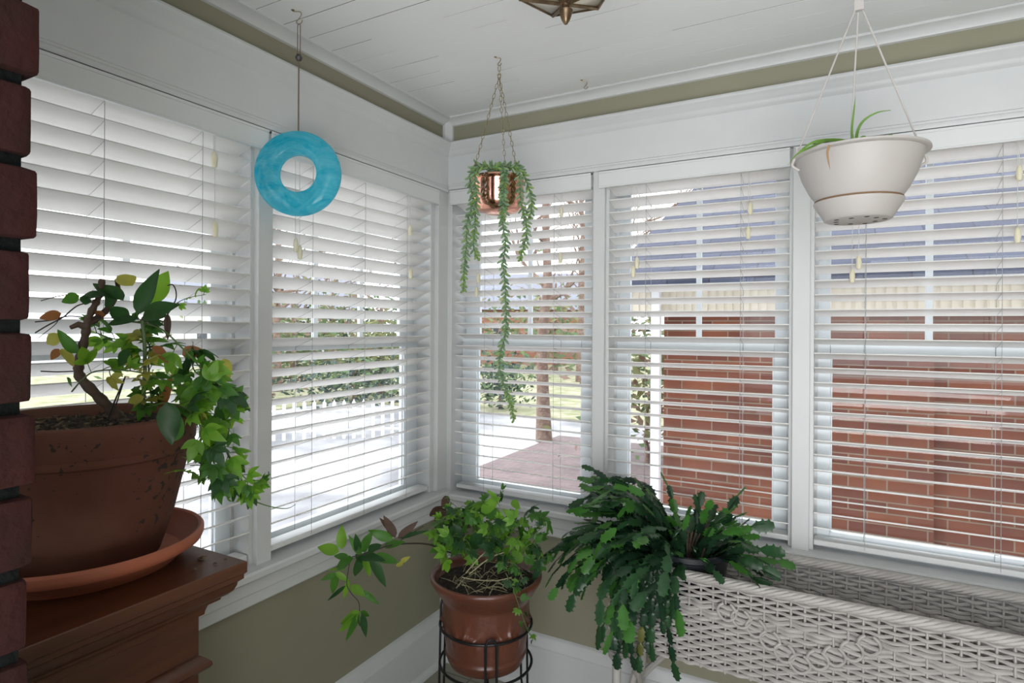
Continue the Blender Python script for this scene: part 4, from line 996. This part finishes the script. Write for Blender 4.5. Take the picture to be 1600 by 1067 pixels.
tl_ = t.nodes.new('ShaderNodeBsdfTranslucent'); tp = t.nodes.new('ShaderNodeBsdfTransparent'); m1 = t.nodes.new('ShaderNodeMixShader'); m2 = t.nodes.new('ShaderNodeMixShader')
t.links.new(c.outputs[0], tl_.inputs[0]); tp.inputs[0].default_value = (.25, .80, .93, 1); m1.inputs[0].default_value = .72; m2.inputs[0].default_value = .36
o_ = t.nodes['Material Output']; t.links.new(p.outputs[0], m1.inputs[1]); t.links.new(tl_.outputs[0], m1.inputs[2]); t.links.new(m1.outputs[0], m2.inputs[1]); t.links.new(tp.outputs[0], m2.inputs[2]); t.links.new(m2.outputs[0], o_.inputs[0])
M_bead = mat('dark_bead', (.05, .045, .045), .35); M_leather = mat('brown_cord', (.16, .11, .08), .7)
rg_ = thing('hanging_glass_ring', (RX, RY, 1.96), 'turquoise swirled glass ring hanging on a brown cord', 'ornament')
ctr = Vector((RX, RY, 1.953)); vw = (ctr - CAM).normalized(); ang = math.atan2(vw.y, vw.x) - math.radians(17)
ax = Vector((math.cos(ang), math.sin(ang), 0)); sx = Vector((0, 0, 1)).cross(ax); m = MB(); vs = []; fs = []; NA, NB = 96, 28
for i in range(NA):
    a = 2 * PI * i / NA; e = sx * math.cos(a) + Vector((0, 0, 1)) * math.sin(a)
    for k in range(NB):
        b_ = 2 * PI * k / NB; cx_, sx_ = math.cos(b_), math.sin(b_)
        # cross section: flattened, pointed at the outside, straight at the bore
        r_ = .090 + .0360 * (abs(cx_) ** .9) * (1 if cx_ > 0 else -1); w = .030 * (abs(sx_) ** .8) * (1 if sx_ > 0 else -1) * (1 - .15 * cx_)
        if cx_ < 0: r_ = .090 - .0345 * abs(cx_) ** .65
        vs.append(ctr + e * r_ + ax * w)
for i in range(NA):
    for k in range(NB): j = (i + 1) % NA; k2 = (k + 1) % NB; fs.append((i * NB + k, i * NB + k2, j * NB + k2, j * NB + k))
m.add(vs, fs, 0, True); m.build('glass_ring', M_blue, rg_, sharp=False)
m = MB(); tz = ctr.z + .124; bz = CEIL - .142
m.tube([Vector((RX, RY, tz)), Vector((RX, RY, bz))], .0022, 6); m.tube([Vector((RX, RY, bz)) + R0 * -.004, Vector((RX, RY, CEIL - .045)) + R0 * -.004], .0013, 5); m.tube([Vector((RX, RY, bz)) + R0 * .004, Vector((RX, RY, CEIL - .045)) + R0 * .004], .0013, 5); m.tube([Vector((RX, RY, CEIL - .045)) + R0 * -.004, Vector((RX, RY, CEIL - .041)), Vector((RX, RY, CEIL - .045)) + R0 * .004], .0014, 5)
m.build('cord', M_leather, rg_)
m = MB(); m.lathe([(0, -.011), (.007, -.009), (.011, 0), (.007, .009), (0, .011)], (RX, RY, bz), 20); m.build('bead', M_bead, rg_)

# ------------------------------------------------------------------ copper pot with burro's tail
M_cop = mat('polished_copper', (.86, .44, .33), .14, metal=1, bump=(14, .12, .004))
M_chain = mat('brass_chain', (.32, .26, .15), .35, metal=.85)
KX, KY = .508, -.425; cp = thing('hanging_copper_pot', (KX, KY, 1.93), 'shiny copper pot on three brass chains with trailing fleshy green strands', 'hanging plant')
zr = 2.012; kc = Vector((KX, KY, zr))
m = MB(); m.lathe([(0, -.118), (.040, -.117), (.066, -.110), (.082, -.095), (.088, -.070), (.088, -.012), (.090, -.008), (.098, -.008), (.102, -.003), (.100, .003), (.094, .005), (.087, .000), (.085, -.012), (.084, -.060), (.0, -.07)], kc, 80); m.build('pot', M_cop, cp)
m = MB(); m.lathe([(0, -.018), (.05, -.017), (.0845, -.022)], kc, 40); m.build('soil', M_soil, cp)
def link(m, c, d, s_, L=.0125, w=.0042, r=.0010):
    u = d.cross(s_).normalized() if d.cross(s_).length > .01 else Vector((1, 0, 0)); P = []
    for k in range(12):
        a = 2 * PI * k / 12; P.append(c + d * (L / 2 * math.sin(a)) + u * (w * math.cos(a)))
    m.tube(P, r, 5, closed=True)
hub = Vector((KX, KY, CEIL - .068))
for k in range(3):
    m = MB(); a = math.radians(28.6 + 180 + 14 + 120 * k); e = kc + Vector((.093 * math.cos(a), .093 * math.sin(a), .006)); d = (e - hub); L = d.length; d.normalize(); n_ = int(L / .0175)
    for i in range(n_ + 1):
        c_ = hub + d * (L * i / n_); link(m, c_, d, (R0 if i % 2 else Vector((0, 0, 1)).cross(R0)), .0215, .0042)
    m.build('chain', M_chain, cp)
m = MB(); link(m, Vector((KX, KY, CEIL - .040)), Vector((0, 0, 1)), FW, .022, .0045, .0012); link(m, Vector((KX, KY, CEIL - .056)), Vector((0, 0, 1)), R0, .014, .005, .0012); link(m, Vector((KX, KY, CEIL - .064)), Vector((0, 0, 1)), FW, .014, .006, .0012); m.build('top_ring', M_chain, cp)
MS = [leafmat('succulent_green', (.27, .42, .22), (.38, .58, .22), .2, .4), leafmat('succulent_bright', (.28, .44, .14), (.42, .68, .15), .28, .4), leafmat('succulent_dark', (.17, .29, .16), (.15, .32, .1), .15, .4)]  # last one is a darker green, mixed in at random along the strands
ml = MB(); mst = MB(); rg = random.Random(31)
def bleaf(m, b, d, L, W_, mi):
    d = d.normalized(); a = d.orthogonal().normalized(); m.tube([b, b + d * L * .25, b + d * L * .6, b + d * L * .88, b + d * L], [W_ * .25, W_ * .46, W_ * .5, W_ * .3, W_ * .04], 6, mi=mi)
def strand(pts_, dp, dens=.0050, Lf=.0225, sc=1):
    P = [pt(a, b_, dp) for a, b_ in pts_]
    C_ = catmull(P, 10); mst.tube(C_, .0020, 6); acc = 0; ga = rg.uniform(0, 6)
    for i in range(len(C_) - 1):
        sgl = (C_[i + 1] - C_[i]); l = sgl.length; t_ = sgl.normalized(); u = t_.orthogonal().normalized(); w = t_.cross(u); pos = 0
        while acc < l:
            p = C_[i] + t_ * acc; frac = (i + acc / l) / (len(C_) - 1); ga += 2.4
            e = u * math.cos(ga) + w * math.sin(ga)
            q = Lf * rg.uniform(.85, 1.15) * (1 - .35 * max(0, frac - .85) / .15) * sc
            dd = e * 1.0 + t_ * -.30 + Vector((0, 0, .15)) if False else e * 1.0 + t_ * .75
            bleaf(ml, p, dd, q, .0082 * sc, 1 if frac > .9 or rg.random() < .2 else rg.choice((0, 0, 2)))
            acc += dens * rg.uniform(.8, 1.2)
        acc -= l
dk = 1.97
strand([(752, 262), (740, 266), (734, 285), (739, 314), (730, 348), (729, 380), (726, 411), (724, 456)], dk)
strand([(756, 260), (742, 266), (745, 310), (743, 330), (742, 361), (740, 384), (747, 406)], dk - .02)
strand([(775, 262), (786, 260), (788, 285), (785, 320), (785, 345), (790, 380), (786, 410), (789, 440), (790, 470), (791, 500), (789, 525), (783, 548), (780, 570), (786, 598), (797, 625), (803, 658)], dk - .06)
strand([(786, 262), (789, 270), (786, 300), (789, 325), (783, 345)], dk - .055)
strand([(798, 262), (810, 265), (812, 285), (814, 314), (819, 335), (823, 357), (820, 380), (812, 406)], dk)
strand([(800, 262), (815, 268), (825, 290), (831, 314), (828, 343)], dk + .01)
for k in range(9): a = 745 + k * 8; strand([(776, 268), (a, 258), (a + rg.uniform(-4, 4), 262)], 2.03 + rg.uniform(-.03, .03), .006)
ml.build('leaves', MS, cp); mst.build('stems', M_stem, cp)

# ------------------------------------------------------------------ white hanging planter with spider plant
M_plast = mat('white_plastic', (.53, .50, .48), .5, noise=(4, (.47, .44, .42), .35, .7)); M_dirt = mat('brown_seam_stain', (.22, .13, .07), .8); M_hole = mat('dark_hole', (.02, .02, .02), .9)
WX, WY = 1.586, -.476; wh = thing('hanging_planter', (WX, WY, 1.78), 'white plastic hanging planter with three cords and attached drip tray', 'hanging plant')
wc = Vector((WX, WY, 1.938))
m = MB(); m.lathe([(0, -.122), (.088, -.122), (.095, -.112), (.112, -.086), (.128, -.052), (.138, -.020), (.143, -.004), (.150, -.004), (.154, -.001), (.153, .004), (.146, .005), (.139, .003), (.133, -.020), (.12, -.05), (.0, -.05)], wc, 96); m.build('bowl', M_plast, wh)
m = MB(); m.lathe([(0, -.163), (.072, -.163), (.076, -.161), (.080, -.153), (.100, -.120), (.101, -.116), (.098, -.116), (.075, -.155), (0, -.158)], wc, 80); m.build('drip_tray', M_plast, wh)
m = MB(); m.lathe([(.0955, -.1165), (.1000, -.1150), (.0985, -.1110), (.0935, -.1125)], wc, 80, closed_profile=True); m.build('stained_seam', M_dirt, wh)
for k in range(10):
    a = 2 * PI * k / 10; r_ = .048 if k % 2 else .058; q = wc + Vector((r_ * math.cos(a), r_ * math.sin(a), -.1635)); m = MB(); m.lathe([(0, 0), (.006, 0), (.006, .0004), (0, .0004)], q, 10); m.build('drain_hole', M_hole, wh)
m = MB(); m.lathe([(0, -.030), (.08, -.028), (.131, -.030)], wc, 40); m.build('soil', M_soil, wh)
m = MB(); hz = 2.310; m.box((WX - .011, WY - .006, hz - .004), (WX + .011, WY + .006, hz + .03)); m.tube([(WX, WY, hz + .02), (WX, WY, hz + .07), (WX + .006, WY, hz + .085)], .004, 8); m.tube([(WX, WY, hz + .06), (WX, WY, CEIL - .035)], .003, 8); m.build('hanger_clip', M_plast, wh, bevel=.001)
for k, dg in enumerate((28.6 + 172, 28.6 + 68, 28.6 - 10)):
    a = math.radians(dg); e = wc + Vector((.147 * math.cos(a), .147 * math.sin(a), .002)); m = MB(); tp_ = Vector((WX + .008 * math.cos(a), WY + .008 * math.sin(a), hz))
    m.tube([tp_, e + Vector((0, 0, .004))], .0022, 7); co = m.build('cord', M_plast, wh)
    m = MB(); m.tube(catmull([e + Vector((0, 0, .022)), e + Vector((0, 0, .008)), e + Vector((.006 * math.cos(a), .006 * math.sin(a), -.006)), e + Vector((.010 * math.cos(a), .010 * math.sin(a), -.022)), e + Vector((-.006 * math.cos(a), -.006 * math.sin(a), -.034))], 4), [.0042] * 4 + [.0034] * 13, 7); m.build('cord_clip', M_plast, co)
MP = leafmat('spider_leaf', (.17, .33, .07), (.35, .65, .10), .4); ml = MB()
def blade(pts_, dp, w, mi=0):
    C_ = catmull([pt(a, b_, d_) for (a, b_), d_ in zip(pts_, dp)], 7); N = len(C_); vs = []; fs = []
    for i, p in enumerate(C_):
        t_ = (C_[min(i + 1, N - 1)] - C_[max(i - 1, 0)]).normalized(); v_ = (CAM - p).normalized(); s_ = t_.cross(v_).normalized(); ww = w * (1 - (i / (N - 1)) ** 2.2) / 2 + .0002
        vs += [p - s_ * ww, p - v_ * -.0006 + Vector((0, 0, -.001)), p + s_ * ww]
    for i in range(N - 1): a = i * 3; fs += [(a, a + 1, a + 4, a + 3), (a + 1, a + 2, a + 5, a + 4)]
    ml.add(vs, fs, mi, True)
blade([(1335, 232), (1331, 205), (1334, 175), (1337, 150)], (1.5,) * 4, .006)
blade([(1336, 232), (1340, 205), (1350, 188), (1370, 176), (1392, 172)], (1.5, 1.48, 1.47, 1.46, 1.45), .007)
blade([(1334, 225), (1310, 219), (1275, 221), (1253, 234), (1237, 250)], (1.5, 1.48, 1.45, 1.42, 1.40), .008)
blade([(1334, 228), (1300, 218), (1262, 232), (1244, 242), (1231, 258)], (1.5, 1.5, 1.46, 1.44, 1.42), .006)
blade([(1336, 232), (1345, 216), (1352, 214), (1353, 222)], (1.5, 1.46, 1.45, 1.44), .006); blade([(1380, 228), (1388, 214), (1394, 212), (1398, 220)], (1.5,) * 4, .008)
ml.build('spider_leaves', MP, wh)
ml = MB(); blade([(1297, 226), (1293, 236), (1294, 250), (1297, 265)], (1.37,) * 4, .0055); ml.build('withered_leaf', mat('dry_tan_leaf', (.30, .19, .10), .8), wh)

# ------------------------------------------------------------------ ceiling lantern
M_bronze = mat('aged_bronze', (.15, .10, .06), .38, metal=.85, noise=(30, (.26, .19, .11), .4, .7)); M_frost = mat('frosted_glass_panel', (.85, .80, .70), .5, trans=.4)
lx, ly = pt(884, 40, 1.4).x, pt(884, 40, 1.4).y; lz = 2.215
lan = thing('ceiling_lantern', (lx, ly, lz), 'aged bronze ceiling lantern with pointed finial and glass panels, top of the picture', 'ceiling light')
m = MB(); m.lathe([(0, 0), (.004, .002), (.010, .012), (.0135, .022), (.0145, .028), (.017, .031), (.017, .034), (.012, .037), (.0095, .041), (.0095, .050), (.013, .054), (.012, .058), (0, .060)], (lx, ly, lz), 28); m.build('finial', M_bronze, lan)
m = MB(); gl = MB(); hexr = .115; z0_, z1_, z2_ = lz + .050, lz + .082, lz + .19; ph = math.radians(10)
H1 = [Vector((lx + hexr * math.cos(ph + k * PI / 3), ly + hexr * math.sin(ph + k * PI / 3), z1_)) for k in range(6)]; H2 = [Vector((lx + (q.x - lx) * .75, ly + (q.y - ly) * .75, z2_)) for q in H1]; c0 = Vector((lx, ly, z0_))
for k in range(6):
    k2 = (k + 1) % 6; e = (H1[k] - c0); m.tube([c0 + e * .06, H1[k]], .0062, 6); m.tube([H1[k], H1[k2]], .0045, 6); m.tube([H1[k], H2[k]], .0042, 6); m.tube([H2[k], H2[k2]], .0045, 6)
    gl.add([c0 + e * .08 + Vector((0, 0, .002)), H1[k] + Vector((0, 0, .002)), H1[k2] + Vector((0, 0, .002)), c0 + (H1[k2] - c0) * .08 + Vector((0, 0, .002))], [(0, 1, 2, 3)]); gl.add([H1[k], H1[k2], H2[k2], H2[k]], [(0, 1, 2, 3)])
m.build('frame', M_bronze, lan); g_ = gl.build('glass_panels', M_frost, lan); sd_ = g_.modifiers.new('thick', 'SOLIDIFY'); sd_.thickness = .002
m = MB(); m.lathe([(.088, z2_ - lz), (.07, z2_ - lz + .012), (.03, CEIL - lz - .03), (.03, CEIL - lz - .015), (.06, CEIL - lz - .008), (.06, CEIL - lz)], (lx, ly, lz), 32); m.build('canopy', M_bronze, lan)
